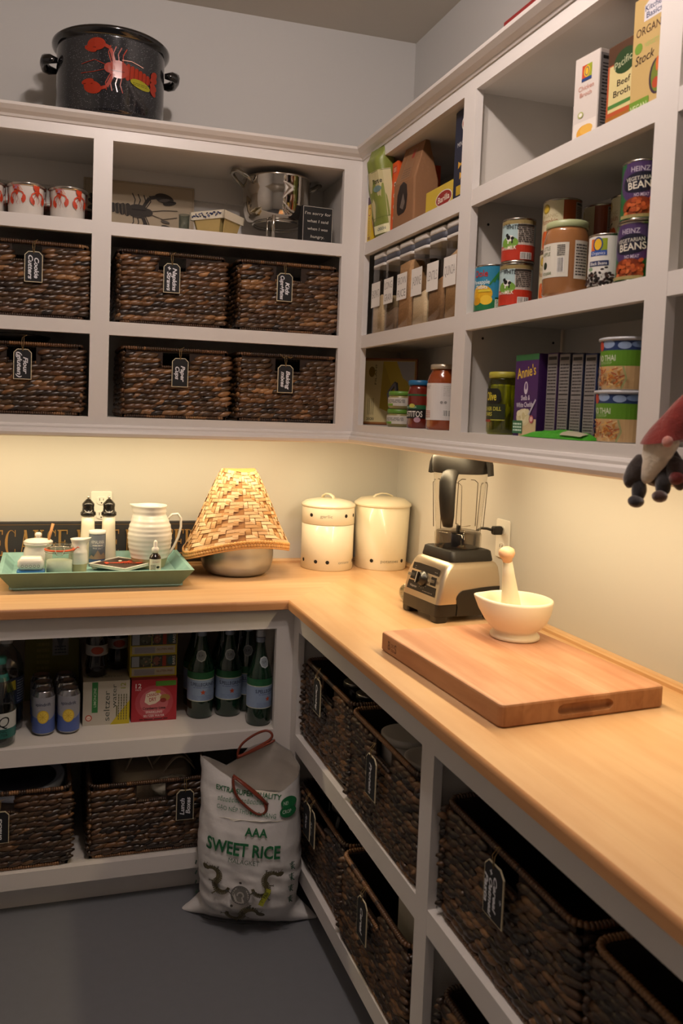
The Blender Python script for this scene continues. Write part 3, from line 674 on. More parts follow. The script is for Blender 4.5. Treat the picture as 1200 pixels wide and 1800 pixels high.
# butter dish
t = thing('butter_dish', 'small white lidded dish with a blue base at the front left of the tray', 'dish', (-1.386, -.335, TZ), -.05)
MB().prism(rrect(.084, .05, .012, 4), 0, .018, mat('#2f77b5', .35), .002, smooth=True).build('blue_base', t)
MB().prism(rrect(.082, .048, .014, 5), .018, .05, CERW, .010, smooth=True, taper=(.95, .9)).build('lid', t)
a = Art()
for k, x in enumerate((-.024, -.012, 0, .012, .024)): a.ell(x, .030, .0045, .0035, '#8f8b84'); a.ell(x, .0302, .0032, .002, '#e4dfd5')
a.front('round_pattern', t, -.0252); t.scale = (1, 1, 1.3)
# clip-top jar
t = thing('clip_top_jar', 'clear glass clip-top jar with an orange rubber seal', 'jar', (-1.300, -.305, TZ))
G1 = clear('#e9f0ec', .07)
MB().lathe([(.036, 0), (.044, .006), (.044, .07), (.040, .078), (.041, .084)], G1, 36).build('glass_body', t)
MB().lathe([(.0395, .078), (.047, .080), (.047, .084), (.0395, .085)], mat('#d2562e', .5), 36, cap=False).build('rubber_seal', t)
MB().lathe([(.044, .085), (.045, .09), (.038, .098), (0, .100)], G1, 36).build('glass_lid', t)
MB().lathe([(.040, .003), (.040, .046), (0, .05)], mat('#e5e2d6', .8, bump=.2, bscale=200), 30).build('contents', t)
m = MB(); W_ = mat('#9c978c', .3, .9)
m.tube([(.045*math.cos(q), .045*math.sin(q), .075) for q in [2*PI*i/24 for i in range(24)]], .0012, W_, 6, True)
m.tube([(-.012, -.046, .074), (-.014, -.050, .088), (-.013, -.046, .094)], .0012, W_, 6); m.tube([(.012, -.046, .074), (.014, -.050, .088), (.013, -.046, .094)], .0012, W_, 6)
m.tube([(-.014, -.050, .087), (-.008, -.052, .070), (.008, -.052, .070), (.014, -.050, .087)], .0012, W_, 6)
m.tube([(.044, .0, .076), (.056, -.012, .090), (.060, -.018, .088)], .0014, mat('#d2562e', .5), 6); m.build('wire_bail', t)
# creamer
def pitcher(name, lab, loc, rz, prof, seg, ribs, spout, hand, band):
    t = thing(name, lab, 'pitcher', loc, rz); rt, zt = prof[-1]
    P = []
    for i, (r, z) in enumerate(prof[:-1]):
        r2, z2 = prof[i+1]; n = max(1, int((z2-z)/.0035))
        for k in range(n):
            q = k/n; zz = z+(z2-z)*q; P.append([r+(r2-r)*q+ribs*max(0, math.sin(zz*2*PI/.0155))*(zz > .02), zz])
    P.append([rt, zt]); P += [[rt-.004, zt], [rt-.005, zt-.02], [rt-.006, zt*.4], [0, zt*.35]]
    up = MB(); lo = MB(); k0 = next(i for i, p in enumerate(P) if p[1] > band)
    def ring(i, r, z):
        a_ = 2*PI*i/seg; f = max(0, math.cos(a_-PI))**6*max(0, (z-zt*.72)/(zt*.28)) if z > zt*.5 else 0
        return ((r+spout*f)*math.cos(a_), (r+spout*f*.3)*math.sin(a_), z+spout*.25*f*(z > zt*.95))
    for mb_, rows, mm in ((lo, P[:k0+1], mat('#b1a57c', .3, coat=.3)), (up, P[k0:], STONE)):
        vs = [ring(i, r, z) for r, z in rows for i in range(seg)]
        mb_.add(vs, [(j*seg+i, j*seg+(i+1) % seg, (j+1)*seg+(i+1) % seg, (j+1)*seg+i) for j in range(len(rows)-1) for i in range(seg)], mm, True)
    up.build('glazed_body', t); lo.add([(prof[0][0]*math.cos(2*PI*i/seg), prof[0][0]*math.sin(2*PI*i/seg), 0) for i in range(seg)], [tuple(reversed(range(seg)))], mat('#b1a57c', .3, coat=.3)); lo.build('unglazed_foot', t)
    if hand: MB().tube(hand, [.0075]*len(hand), STONE, 10, flat=.55).build('handle', t)
    return t
pitcher('creamer', 'small white stoneware creamer with a brown foot beside the glass jar', (-1.240, -.262, TZ), PI, [(.027, 0), (.029, .02), (.031, .04), (.029, .065), (.022, .088), (.021, .095), (.026, .108)], 40, .0005, .016, None, .024)
pitcher('stoneware_pitcher', 'large ribbed white stoneware pitcher at the back right of the tray', (-1.000, -.195, TZ), 0, [(.052, 0), (.062, .03), (.072, .07), (.075, .105), (.070, .140), (.060, .166), (.053, .178), (.053, .205), (.056, .211)], 56, .0014, .014,
        [(.058, 0, .160), (.075, 0, .178), (.094, 0, .180), (.105, 0, .165), (.106, 0, .135), (.098, 0, .10), (.084, 0, .068), (.070, 0, .045), (.062, 0, .038)], .032)
# pepper mills
def mill(loc, lab):
    t = thing('pepper_mill', lab, 'mill', loc, 0, 'cream and black mills'); K = mat('#131110', .25, coat=.5); Cm = mat('#efe6cf', .35, coat=.2)
    MB().lathe([(.030, 0), (.0305, .004), (.0285, .05), (.0265, .10), (.0245, .150), (.0235, .192)], Cm, 36).build('mill_body', t)
    MB().lathe([(.0275, .192), (.0285, .195), (.0285, .203), (.0265, .206), (.0225, .210), (.0215, .225), (.0225, .230), (.0225, .238), (.020, .242), (.008, .256), (.005, .258)], K, 36).build('black_head', t); t.scale = (.92, .92, .86)
    MB().lathe([(.0035, .258), (.0045, .260), (.0055, .264), (.0045, .269), (0, .270)], mat('#d8d4cc', .2, 1), 16).build('knob', t)
mill((-1.203, -.112, TZ), 'cream pepper mill with a black head, the left one of the pair'); mill((-1.133, -.112, TZ), 'cream pepper mill with a black head, the right one of the pair')
# salt
t = thing('salt_canister', 'small round card canister of mountain salt with a white lid', 'canister', (-1.174, -.172, TZ))
MB().lathe([(.0255, 0), (.0255, .092)], mat('#5b6472', .5), 32).build('card_tube', t); MB().lathe([(.0262, .092), (.0266, .094), (.0266, .1), (.024, .1012), (0, .1005)], mat('#e9e6df', .4), 32).build('lid', t)
a = Art(); rr_ = .0255; a.rect(-.035, .004, .035, .022, '#34507c').poly([(-.035, .022), (-.02, .034), (-.012, .029), (.0, .048), (.01, .034), (.02, .041), (.035, .022)], '#8d7a67').rect(-.035, .056, .035, .090, '#777d88')
a.text('HIMALANIA', 0, .066, .0095, '#e8e5df', .042).fine(-.016, .058, .016, .064, 1, '#d5d2cc').text('PINK SALT', 0, .051, .004, '#dddddd', .03); a.cyl('label', t, rr_); t.scale = (1.08, 1.08, 1.2)
# dropper bottle
t = thing('dropper_bottle', 'small dark glass dropper bottle with a white rubber bulb', 'bottle', (-1.000, -.345, TZ))
MB().lathe([(.0175, 0), (.019, .003), (.019, .056), (.016, .064), (.009, .070), (.009, .075)], mat('#1a0f09', .15, coat=.6), 32).build('glass_body', t)
MB().lathe([(.0115, .073), (.0115, .088), (.008, .090), (.0065, .093), (.0062, .108), (.003, .113), (0, .1135)], mat('#e7e3da', .4), 24).build('dropper_cap', t)
a = Art(); a.rect(-.024, .004, .024, .054, '#e3d9c4').rect(-.024, .004, .024, .016, '#c79a5c').ell(.008, .028, .006, .004, '#1e1a18').fine(-.018, .018, .0, .036, 5, '#6a5a4a').text('EXTRACT', .002, .043, .0035, '#b5402c', .024); a.cyl('label', t, .019)
# beaded trivet
t = thing('beaded_trivet', 'square trivet with a beaded white edge and a painted red lobster, turned cornerwise', 'trivet', (-1.097, -.235, TZ), PI/4+.02)
m = MB()
for x, y in ((1, 1), (1, -1), (-1, 1), (-1, -1)): m.ell((x*.062, y*.062, .006), (.010, .010, .006), mat('#e4dccb', .35), 14, 10)
m.build('ball_feet', t); m = MB(); m.prism(rrect(.150, .150, .002, 1), .011, .020, mat('#e0dacd', .4), .0015); m.build('tile', t)
a = Art(); a.rect(-.069, -.069, .069, .069, '#3b2a24'); lobster(a, .008, -.006, .085, -.7, '#d9502f', '#8c2a1a'); a.ell(.012, .016, .012, .006, '#d9cdbb', .6); a.top('painted_panel', t, .020)
m = MB()
for i in range(26):
    q = -.074+i*.148/25
    for x, y in ((q, -.075), (q, .075), (-.075, q), (.075, q)): m.ell((x, y, .0205), (.0027, .0027, .0024), mat('#f0ebdf', .35), 6, 4)
m.build('beaded_edge', t)
# --- steamer pot under the woven basket
ALU = mat('#b4bac2', .36, 1, vary=.04, vscale=5)
t = thing('steaming_pot', 'round brushed aluminium pot under the woven bamboo basket', 'pot', (-.688, -.178, HC))
MB().lathe([(0, 0), (.085, 0), (.105, .006), (.120, .022), (.127, .045), (.129, .075), (.127, .108), (.133, .118), (.131, .119), (.124, .108), (.125, .07), (.10, .012), (0, .008)], ALU, 64, cap=False).build('pot_body', t)
t = thing('bamboo_steamer', 'cone-shaped woven bamboo steaming basket standing upside down on the pot', 'steamer', (-.688, -.180, HC))
BAM = mat('attr', .5, spec=.4); rnd = random.Random(5)
def hat(u, v):
    """u round, v from brim 0 to crown 1"""
    a_ = 2*PI*u; z = .122+.244*v; q = 1-v
    rx = .060+.118*q**.92+.018*max(0, q-.75)*2; ry = .034+.105*q**.9
    n = 2.4; c, s = math.cos(a_), math.sin(a_); k = (abs(c)**n+abs(s)**n)**(-1/n)
    droop = -.030*q**2*abs(c)**2.2+.012*q*c*(1 if c > 0 else 1.2)+.010*q*(abs(s)**2)
    lean = -.004*v
    return Vector((rx*k*c+lean-.004*q, ry*k*s, z+droop+.006*v*math.sin(a_*2+1)))
def hn(u, v):
    e = .004; du = hat(u+e, v)-hat(u-e, v); dv = hat(u, min(1, v+e))-hat(u, max(0, v-e)); n_ = du.cross(dv); return n_.normalized()
NU, NV = 48, 21; tones = ['#e3ba8c', '#d9ad7c', '#e9c697', '#cfa06c', '#dfb384', '#eccfa4', '#c6955f']
m = MB(); m.grid(lambda u, v: hat(u, v)-hn(u, v)*.002, 64, 20, BAM, False, col=lin('#a8743f'))
def strip(i, j, w_, h_):
    c = lin(rnd.choice(tones)); kf = rnd.uniform(.88, 1.04); c = tuple(x*kf for x in c); u0, u1, v0, v1 = (i+.07)/NU, (i+w_-.07)/NU, (j+.07)/NV, min(1, (j+h_-.07)/NV); vs = []
    nx, ny = (3, 1) if w_ > h_ else (1, 3)
    for b in range(ny+1):
        for a_ in range(nx+1):
            u = u0+(u1-u0)*a_/nx; v = v0+(v1-v0)*b/ny; l = .0016*math.sin(PI*(a_/nx if nx > 1 else b/ny))+.0002; vs.append(hat(u, v)+hn(u, v)*l)
    m.add(vs, [(b*(nx+1)+a_, b*(nx+1)+a_+1, (b+1)*(nx+1)+a_+1, (b+1)*(nx+1)+a_) for b in range(ny) for a_ in range(nx)], BAM, False, col=c)
for i in range(NU):
    for j in range(NV):
        zz = (i//6) % 2; ph = (i % 6) if zz == 0 else 5-(i % 6)
        k = (j+ph) % 4
        if k == 0 and i % 6 < 4 or (k == 0 and i % 2 == 0): strip(i, j, 3, 1)
        elif k == 2: strip(i, j, 1, 2)
        elif k == 1 and i % 3 == 0: strip(i, j, 2, 1)
m.grid(lambda u, v: hat(u, 1)*(1-v*.98)+Vector((-.004, 0, hat(0, 1).z))*(v*.98), 40, 4, BAM, True, col=lin('#c9935a'))
m.build('woven_cone', t)
m = MB(); N = 110
for i in range(N):
    for row, lo_ in ((0, -.008), (1, -.019)):
        u = (i+.5*row)/N; p = hat(u, 0); q = hat(u+.5/N, 0); d = (q-p).normalized(); ang = math.atan2(d.y, d.x)
        kf = rnd.uniform(.85, 1.1)
        m.ell(p+Vector((0, 0, lo_+.006)), (.0078, .0042, .0062), BAM, 6, 4, col=tuple(x*kf for x in lin('#d9a565')), rot=Matrix.Rotation(ang, 3, 'Z') @ Matrix.Rotation(.55 if row else -.55, 3, 'Y'))
m.tube([hat(i/72, 0)+Vector((0, 0, -.022)) for i in range(72)], .0032, BAM, 6, True, col=lin('#cf9a5c')); m.build('braided_brim', t)
# --- enamel canisters
EN = mat('#efe6cd', .32, coat=.3); GT = '#9b9788'; HOLE = mat('#17120d', .8)
def holes(par, r, z, angs, rad=.0068):
    a = Art()
    for q in angs: a.ell(r*R(q), 0, rad, rad, HOLE, 0, 16)
    a.cyl('air_holes', par, r, z)
t = thing('stacking_canister', 'cream enamel canister pair marked garlic over onions', 'canister', (-.326, -.112, HC), -.10)
r_ = .0975
MB().lathe([(r_-.003, 0), (r_, .002), (r_, .166), (r_-.002, .167)], EN, 64).build('lower_tin', t)
MB().lathe([(r_-.001, .168), (r_+.001, .170), (r_+.001, .230), (r_, .232)], EN, 64).build('upper_tin', t)
MB().lathe([(r_+.002, .230), (r_+.004, .234), (r_+.003, .240), (r_-.012, .250), (r_-.05, .258), (0, .260)], EN, 64).build('lid', t)
MB().tube([(-.030, -.0, .256), (-.026, 0, .268), (-.012, 0, .275), (.006, 0, .275), (.020, 0, .268), (.026, 0, .256)], .009, EN, 10, flat=.35, M=Matrix.Rotation(-.9, 4, 'Z')).build('lid_handle', t)
holes(t, r_+.001, .203, (-52, 28, 56)); holes(t, r_, .033, (-75, -38, -12, 62))
Art().text('garlic', -.030, .196, .011, GT, .046, 0, .006).cyl('garlic_lettering', t, r_+.001); Art().text('onions', .046, .027, .0105, GT, .05, 0, .006).cyl('onions_lettering', t, r_)
t = thing('potato_canister', 'tall cream enamel canister marked potatoes in the corner', 'canister', (-.114, -.128, HC), .02)
r_ = .104
MB().lathe([(r_-.010, 0), (r_-.008, .003), (r_, .236), (r_-.002, .237)], EN, 64).build('tin_body', t)
MB().lathe([(r_+.001, .234), (r_+.005, .238), (r_+.003, .246), (r_-.02, .262), (r_-.06, .268), (0, .269)], EN, 64).build('lid', t)
MB().tube([(-.045, 0, .264), (-.03, 0, .275), (-.008, 0, .280), (.014, 0, .279), (.036, 0, .272), (.048, 0, .262)], .0075, EN, 10, flat=.4, M=Matrix.Rotation(.1, 4, 'Z')).build('lid_handle', t)
holes(t, r_-.006, .036, (-44, 29, 60)); Art().text('potatoes', -.006, .031, .011, GT, .070, 0, .006).cyl('potatoes_lettering', t, r_-.006)
# --- blender
t = thing('blender', 'brushed metal and black countertop blender with a clear jug', 'blender', (-.193, -.846, HC), -PI/2+.12)
BRS = mat('#d2c3ac', .38, 1, vary=.02, vscale=6); BLK = mat('#16130f', .35, coat=.2); BLM = mat('#1c1916', .55)
def sect(w0, yf, yb, z, r): return [(x, y+(yf+yb)/2, z) for x, y in rrect(w0, yb-yf, r, 4)]
def loft(mb_, secs, mm, smooth=True, cap=True):
    n = len(secs[0]); vs = [p for s_ in secs for p in s_]; fs = [(k*n+i, k*n+(i+1) % n, (k+1)*n+(i+1) % n, (k+1)*n+i) for k in range(len(secs)-1) for i in range(n)]
    mb_.add(vs, fs, mm, smooth)
    if cap: mb_.add(secs[0], [tuple(reversed(range(n)))], mm); mb_.add(secs[-1], [tuple(range(n))], mm)
    return mb_
# metal housing with an arch cut at each side, black foot under it
loft(MB(), [sect(.186, -.112, .106, .052, .012), sect(.190, -.110, .108, .062, .014), sect(.186, -.098, .104, .12, .014), sect(.182, -.084, .100, .150, .016), sect(.176, -.074, .094, .163, .018), sect(.160, -.062, .086, .168, .018)], BRS).build('metal_housing', t)
m = MB(); loft(m, [sect(.186, -.114, .104, .018, .012), sect(.187, -.1125, .106, .053, .013)], BLK)
for sx in (-1, 1):
    for y in (-.092, .085): m.prism(rrect(.034, .040, .008, 3, sx*.074, y), 0, .020, BLK, .003)
m.build('black_foot', t)
for sx in (-1, 1):
    m = MB(); ar = [(-.048+.0, .018), (-.046, .045)]+[(-.022+.030*math.cos(q)-.0, .060+.032*math.sin(q)) for q in [PI-.25-i*.26 for i in range(5)]]+[(.03, .096), (.075, .098), (.0965, .098), (.0965, .018)]
    n = len(ar); X = sx*.0935; X2 = sx*.0965
    tri = tessellate_polygon([[Vector((p[0], p[1], 0)) for p in ar]])
    m.add([(X2, y, z) for y, z in ar]+[(X-.004*sx, y, z) for y, z in ar], [tuple(f) for f in tri]+[(i, (i+1) % n, n+(i+1) % n, n+i) for i in range(n)], BLK); m.build('side_arch', t)
# raised black collar
loft(MB(), [sect(.158, -.060, .084, .166, .014), sect(.160, -.062, .086, .172, .014), sect(.150, -.058, .082, .196, .014), sect(.140, -.052, .076, .199, .012)], BLM).build('rubber_collar', t)
# slanted control panel
def face(u, v, o):  # u across, v up the slope 0..1
    y0, z0, y1, z1 = -.1085, .070, -.0875, .148; ny, nz = -(z1-z0), (y1-y0); l = math.hypot(ny, nz)
    return (u, y0+(y1-y0)*v+ny/l*(o+.001), z0+(z1-z0)*v+nz/l*(o+.001)*-1*-1)
a = Art(); a.poly([(-.073, .0), (.073, .0), (.069, .97), (.04, 1.0), (-.04, 1.0), (-.069, .97)], '#14110e', True)
a.text('Vitamix', -.042, .10, .007/.081*.081, '#d6cfc4', .036)
a.p = [([(x, (y-.10)/.081+.10) if c == '#d6cfc4' else (x, y) for x, y in P_], l, c) for P_, l, c in a.p]
for k in range(11): q = R(-200+k*22); a.line([(.0+.026*math.cos(q), .5+.026/.081*math.sin(q)), (.0+.029*math.cos(q), .5+.029/.081*math.sin(q))], .0012, '#bdb6aa')
for x, y in ((-.052, .86), (-.052, .78), (.05, .84), (.058, .84), (.05, .74)): a.rect(x-.003, y-.012, x+.003, y+.012, '#8b867c')
a.fine(.01, .06, .062, .11, 1, '#7d766b'); a.build('control_panel', t, face)
m = MB(); Tn = Matrix.Translation(face(0, .5, .0)) @ Matrix.Rotation(PI/2-.26, 4, 'X')
m.lathe([(.022, 0), (.021, .008), (.017, .010), (.016, .020), (.014, .022)], BLK, 32, M=Tn); m.box(-.003, -.016, .018, .003, .016, .027, BLK, Tn); m.box(-.0012, -.0155, .0265, .0012, .0155, .0275, mat('#e8e6e0', .3, .6), Tn); m.build('speed_dial', t)
for sx in (-1, 1):
    T2 = Matrix.Translation(face(sx*.052, .52, 0)) @ Matrix.Rotation(PI/2-.26, 4, 'X'); m = MB(); m.box(-.011, -.012, 0, .011, .012, .004, BLM, T2); m.box(-.009, -.004, .004, .009, .004, .016, mat('#8f8a80', .3, .8), T2); m.build('rocker_switch', t)
# jug
CLR = clear('#f6f4f0', .03); JUG = []
def jugsec(w0, z, r, y0=.012): return [(x, y+y0, z) for x, y in rrect(w0, w0, r, 6)]
m = MB(); loft(m, [jugsec(.128, .198, .05), jugsec(.128, .240, .05), jugsec(.124, .246, .052), jugsec(.130, .30, .052), jugsec(.144, .40, .056), jugsec(.150, .432, .058)], CLR, cap=False)
m.build('clear_jug', t)
m = MB()
for q in range(4):
    a_ = PI/4+q*PI/2; cx, cy = .062*math.cos(a_)*1.0, .062*math.sin(a_)*1.0
m2 = mat('#6f685e', .2, .2)
for sx in (-1, 1):
    for yy in (-1, 1):
        w0 = lambda z: .064+(z-.25)*.055
        p = [(sx*(w0(z)+.0005), .012+yy*.030, z) for z in (.256, .30, .35, .385)]+[(sx*(w0(.393)+.0005), .012+yy*.022, .393), (sx*(w0(.393)+.0005), .012+yy*.010, .393)]
        m.tube(p, .0012, m2, 6); m.tube([(yy*.030*1.0, .012+sx*(w0(z)+.0005), z) for z in (.256, .30, .35, .385)]+[(yy*.02, .012+sx*(w0(.393)+.0005), .393), (yy*.008, .012+sx*(w0(.393)+.0005), .393)], .0012, m2, 6)
m.build('moulded_ribs', t)
m = MB(); m.lathe([(.018, .200), (.020, .242), (.006, .246), (.006, .262), (0, .263)], mat('#4b4740', .3, .6), 24, (0, .012, 0))
for q in range(4): M_ = Matrix.Translation((0, .012, .256)) @ Matrix.Rotation(q*PI/2+.4, 4, 'Z'); m.add([(0, -.006, 0), (.034, -.003, .006), (.036, .003, .008), (0, .006, 0)], [(0, 1, 2, 3)], mat('#c2beb6', .2, 1), M=M_)
m.build('blade', t)
MB().lathe([(.063, .199), (.064, .205), (.064, .243), (.062, .246), (.02, .248)], clear('#a59c90', .10), 40, (0, .012, 0), cap=False).build('jug_base', t)
loft(MB(), [jugsec(.152, .418, .060), jugsec(.156, .424, .062), jugsec(.158, .462, .062), jugsec(.150, .470, .060)], BLM).build('lid', t)
loft(MB(), [jugsec(.070, .470, .034), jugsec(.066, .474, .033)], clear('#cfcabf', .2)).build('lid_plug', t)
for sx in (-1, 1):
    m = MB(); m.add([], [], BLM); P_ = [(sx*.078, .468), (sx*.084, .464), (sx*.091, .445), (sx*.094, .414), (sx*.086, .412), (sx*.083, .438), (sx*.078, .452)]
    if sx > 0: P_ = P_[::-1]
    n = len(P_); vs = [(x, .012-.016, z) for x, z in P_]+[(x, .012+.016, z) for x, z in P_]
    m.add(vs, [tuple(range(n)), tuple(range(2*n-1, n-1, -1))]+[((i+1) % n, i, n+i, n+(i+1) % n) for i in range(n)], BLM); m.build('lid_latch', t)
# handle on the room side of the jug, towards the front
hc = [(.0, -.062, .424), (.0, -.088, .418), (.0, -.106, .395), (.0, -.106, .35), (.0, -.098, .30), (.0, -.090, .268)]
m = MB(); m.tube(hc, [.020, .024, .025, .024, .021, .015], BLM, 12, flat=.55, M=Matrix.Translation((0, .012, 0))); m.build('handle', t)
for o in t.children:
    if o.name.split('.')[0] in ('clear_jug', 'moulded_ribs', 'blade', 'jug_base', 'lid', 'lid_plug', 'lid_latch', 'handle'):
        q = .62; o.rotation_euler = (0, 0, q); o.location = (.012*math.sin(q), .012-.012*math.cos(q), 0)
# cord and plug
t = thing('power_plug', 'black plug and cord of the blender in the right wall outlet', 'plug', (0, -.80, 1.154)); m = MB()
m.prism(rrect(.026, .022, .006, 3), -.0, .030, BLM, .003, Matrix.Translation((-.010, 0, 0)) @ Matrix.Rotation(-PI/2, 4, 'Y')); m.build('plug_body', t)
MB().tube([(-.038, 0, 0), (-.052, .012, .004), (-.062, .03, .003), (-.068, .05, -.01), (-.06, .075, -.08), (-.03, .085, -.16), (-.03, .085, -.230), (-.04, .07, -.234), (-.06, .03, -.2345)], .0042, BLM, 8).build('cord', t)
t = thing('measuring_cup', 'small clear glass cup lying behind the left side of the blender', 'cup', (-.272, -.70, HC+.0305), .5)
MB().lathe([(.016, 0), (.027, .002), (.030, .04), (.028, .04), (.025, .004), (0, .004)], clear('#d8dcd6', .15), 32, M=Matrix.Translation((-.0, 0, .0)) @ Matrix.Rotation(PI/2, 4, 'Y')).build('cup_body', t)
# --- chopping board, mortar, pestle
t = thing('chopping_board', 'thick reddish maple chopping board with an end handle groove', 'board', (0, 0, 0))
BRD = wood('maple_board', '#d6a684', '#cb9772', 'Y', .042, 3.0, .45, .88, .013, .8, .22); BRE = wood('maple_board_ends', '#b98a62', '#a67650', 'Y', .042, 3.0, .55, .8, .013, 1.4, .25)
A_, B_, C_, D_ = (-.546, -1.148), (-.525, -1.672), (-.121, -1.634), (-.150, -1.115)
poly = []
for P_, Q_, S_ in ((D_, A_, B_), (A_, B_, C_), (B_, C_, D_), (C_, D_, A_)):
    p, q, s_ = Vector(P_), Vector(Q_), Vector(S_); d1 = (p-q).normalized(); d2 = (s_-q).normalized()
    for k in range(5):
        v = k/4; poly.append(tuple(q+d1*.012*(1-v)**1.6+d2*.012*v**1.6))
mb = MB(); n = len(poly); z0, z1 = HC+.001, HC+.046
def ins(e):
    c = Vector((-.336, -1.392)); return [tuple(c+(Vector(p)-c)*(1-e/.26)) for p in poly]
rings = [(ins(.003), z0), (poly, z0+.004), (poly, z1-.005), (ins(.0015), z1-.0015), (ins(.005), z1)]
vs = [(x, y, z) for P_, z in rings for x, y in P_]
# near end (B-C) carries the hand groove: leave those side faces out where the groove is cut
mb.add(vs, [tuple(range(4*n, 5*n))], BRD); mb.add(vs, [tuple(reversed(range(n)))], BRE)
for k in range(4):
    for i in range(n):
        j = (i+1) % n
        if k == 1 and i == 9: continue
        mb.add([vs[k*n+i], vs[k*n+j], vs[(k+1)*n+j], vs[(k+1)*n+i]], [(0, 1, 2, 3)], BRE if k < 3 else BRD, k != 1)
p, q = Vector(poly[9]), Vector(poly[10]); dv = (q-p).normalized(); nrm = Vector((dv.y, -dv.x)); L_ = (q-p).length; za, zb = z0+.004, z1-.005
def bpnt(s_, z, o=0): v = p+dv*s_-nrm*o; return (v.x, v.y, z)
g0, g1, gz0, gz1 = L_*.33, L_*.66, za+.006, zb-.007; NG = 14
def groove_ring(f, o):
    out = []
    for i in range(NG*2):
        a_ = 2*PI*i/(NG*2); c, s_ = math.cos(a_), math.sin(a_); kx = (g1-g0)/2-(gz1-gz0)/2; out.append(bpnt((g0+g1)/2+(kx*(1 if c > 0 else -1)*(abs(c) > 1e-6))+(gz1-gz0)/2*c*f*1.5, (gz0+gz1)/2+(gz1-gz0)/2*s_*f, o))
    return out
r0 = groove_ring(1, 0); r1 = groove_ring(.9, .008); r2 = groove_ring(.75, .012); k_ = len(r0)
outer = [(0, za), (L_, za), (L_, zb), (0, zb)]
flat = [[Vector((s_, z, 0)) for s_, z in outer], [Vector(((Vector((v[0], v[1]))-p).dot(dv), v[2], 0)) for v in reversed(r0)]]
allp = [q_ for l_ in flat for q_ in l_]; mb.add([bpnt(v.x, v.y) for v in allp], [tuple(f) for f in tessellate_polygon(flat)], BRE)
mb.add(r0+r1+r2, [(i, (i+1) % k_, k_+(i+1) % k_, k_+i) for i in range(k_)]+[(k_+i, k_+(i+1) % k_, 2*k_+(i+1) % k_, 2*k_+i) for i in range(k_)]+[tuple(range(2*k_, 3*k_))], BRE, True)
mb.build('board_body', t)
p2 = Vector(A_); dv2 = (Vector(B_)-Vector(A_)).normalized(); n2 = Vector((dv2.y, -dv2.x))
a = Art(); a.text('B', .050, .012, .020, '#5a3020', .012, 0, .01); a.text('OO', .068, .021, .009, '#5a3020', .014, 0, .005); a.text('S', .084, .012, .020, '#5a3020', .011, 0, .01); a.fine(.062, .011, .076, .018, 2, '#6a3c28')
a.build('branded_mark', t, lambda u, v, o: (*(p2+dv2*u+n2*(o+.0002)), HC+.001+v))
MZ = HC+.046
t = thing('mortar', 'cream porcelain mortar with a pouring lip standing on the chopping board', 'mortar', (-.238, -1.256, MZ), -.55); t.scale = (.94, .94, .94)
POR = mat('#f0e6cc', .5, coat=.05); m = MB(); seg = 72
prof = [(.058, 0), (.063, .003), (.063, .010), (.056, .017), (.054, .021), (.066, .030), (.080, .048), (.089, .072), (.093, .098), (.0925, .103), (.088, .105), (.0835, .102), (.080, .085), (.068, .052), (.045, .036), (0, .032)]
vs = []
for k, (r, z) in enumerate(prof):
    for i in range(seg):
        a_ = 2*PI*i/seg; f = max(0, math.cos(a_-PI))**14*max(0, (z-.05)/.055); vs.append(((r+.016*f)*math.cos(a_), r*(1-.15*f)*math.sin(a_), z+.002*f))
m.add(vs, [(k*seg+i, k*seg+(i+1) % seg, (k+1)*seg+(i+1) % seg, (k+1)*seg+i) for k in range(len(prof)-1) for i in range(seg)]+[tuple(reversed(range(seg)))], POR, True); m.build('bowl', t)
t = thing('pestle', 'cream pestle with a turned wooden handle leaning in the mortar', 'pestle', (-.236, -1.240, MZ+.034)); T_ = Matrix.Rotation(-.24, 4, 'Y') @ Matrix.Rotation(.16, 4, 'X') @ Matrix.Diagonal((1, 1, .93, 1))
MB().lathe([(0, 0), (.016, .003), (.024, .014), (.026, .03), (.0235, .055), (.0195, .090), (.0145, .140), (.0115, .176)], POR, 32, M=T_).build('grinding_head', t)
MB().lathe([(.0113, .176), (.0125, .184), (.0165, .189), (.0195, .198), (.018, .207), (.011, .213), (0, .215)], mat('#e2b58c', .5, vary=.06, vscale=20), 32, M=T_).build('wooden_handle', t)

# ================================================================== on the upper shelves, back wall
S1, S2, S0 = Z['s1'], Z['s2'], Z['bot']
# lobster pot on top of the cabinet
ENB = mat('#0b0b0d', .12, coat=.6)
def speckle():
    m = bpy.data.materials.new('speckled_enamel'); m.use_nodes = True; nt = m.node_tree; b = nt.nodes['Principled BSDF']; b.inputs['Roughness'].default_value = .16; b.inputs['Coat Weight'].default_value = .6
    tc = nt.nodes.new('ShaderNodeTexCoord'); v = nt.nodes.new('ShaderNodeTexVoronoi'); v.inputs['Scale'].default_value = 230; n = nt.nodes.new('ShaderNodeTexNoise'); n.inputs['Scale'].default_value = 60
    r_ = nt.nodes.new('ShaderNodeValToRGB'); r_.color_ramp.elements[0].position = .07; r_.color_ramp.elements[0].color = (.5, .52, .55, 1); r_.color_ramp.elements[1].position = .17; r_.color_ramp.elements[1].color = (.012, .012, .015, 1)
    nt.links.new(tc.outputs['Object'], v.inputs['Vector']); nt.links.new(v.outputs['Distance'], r_.inputs['Fac']); nt.links.new(r_.outputs['Color'], b.inputs['Base Color']); return m
SPK = speckle()
t = thing('lobster_pot', 'big black speckled enamel stock pot with a painted red lobster on top of the cabinet', 'pot', (-1.164, -.205, 2.3895))
MB().lathe([(.150, 0), (.160, .005), (.1665, .014), (.167, .045), (.171, .052), (.171, .225), (.174, .232)], SPK, 72).build('pot_body', t)
MB().lathe([(.171, .228), (.178, .232), (.186, .242), (.187, .250), (.182, .254), (.174, .250), (.165, .20)], ENB, 72, cap=False).build('rim', t)
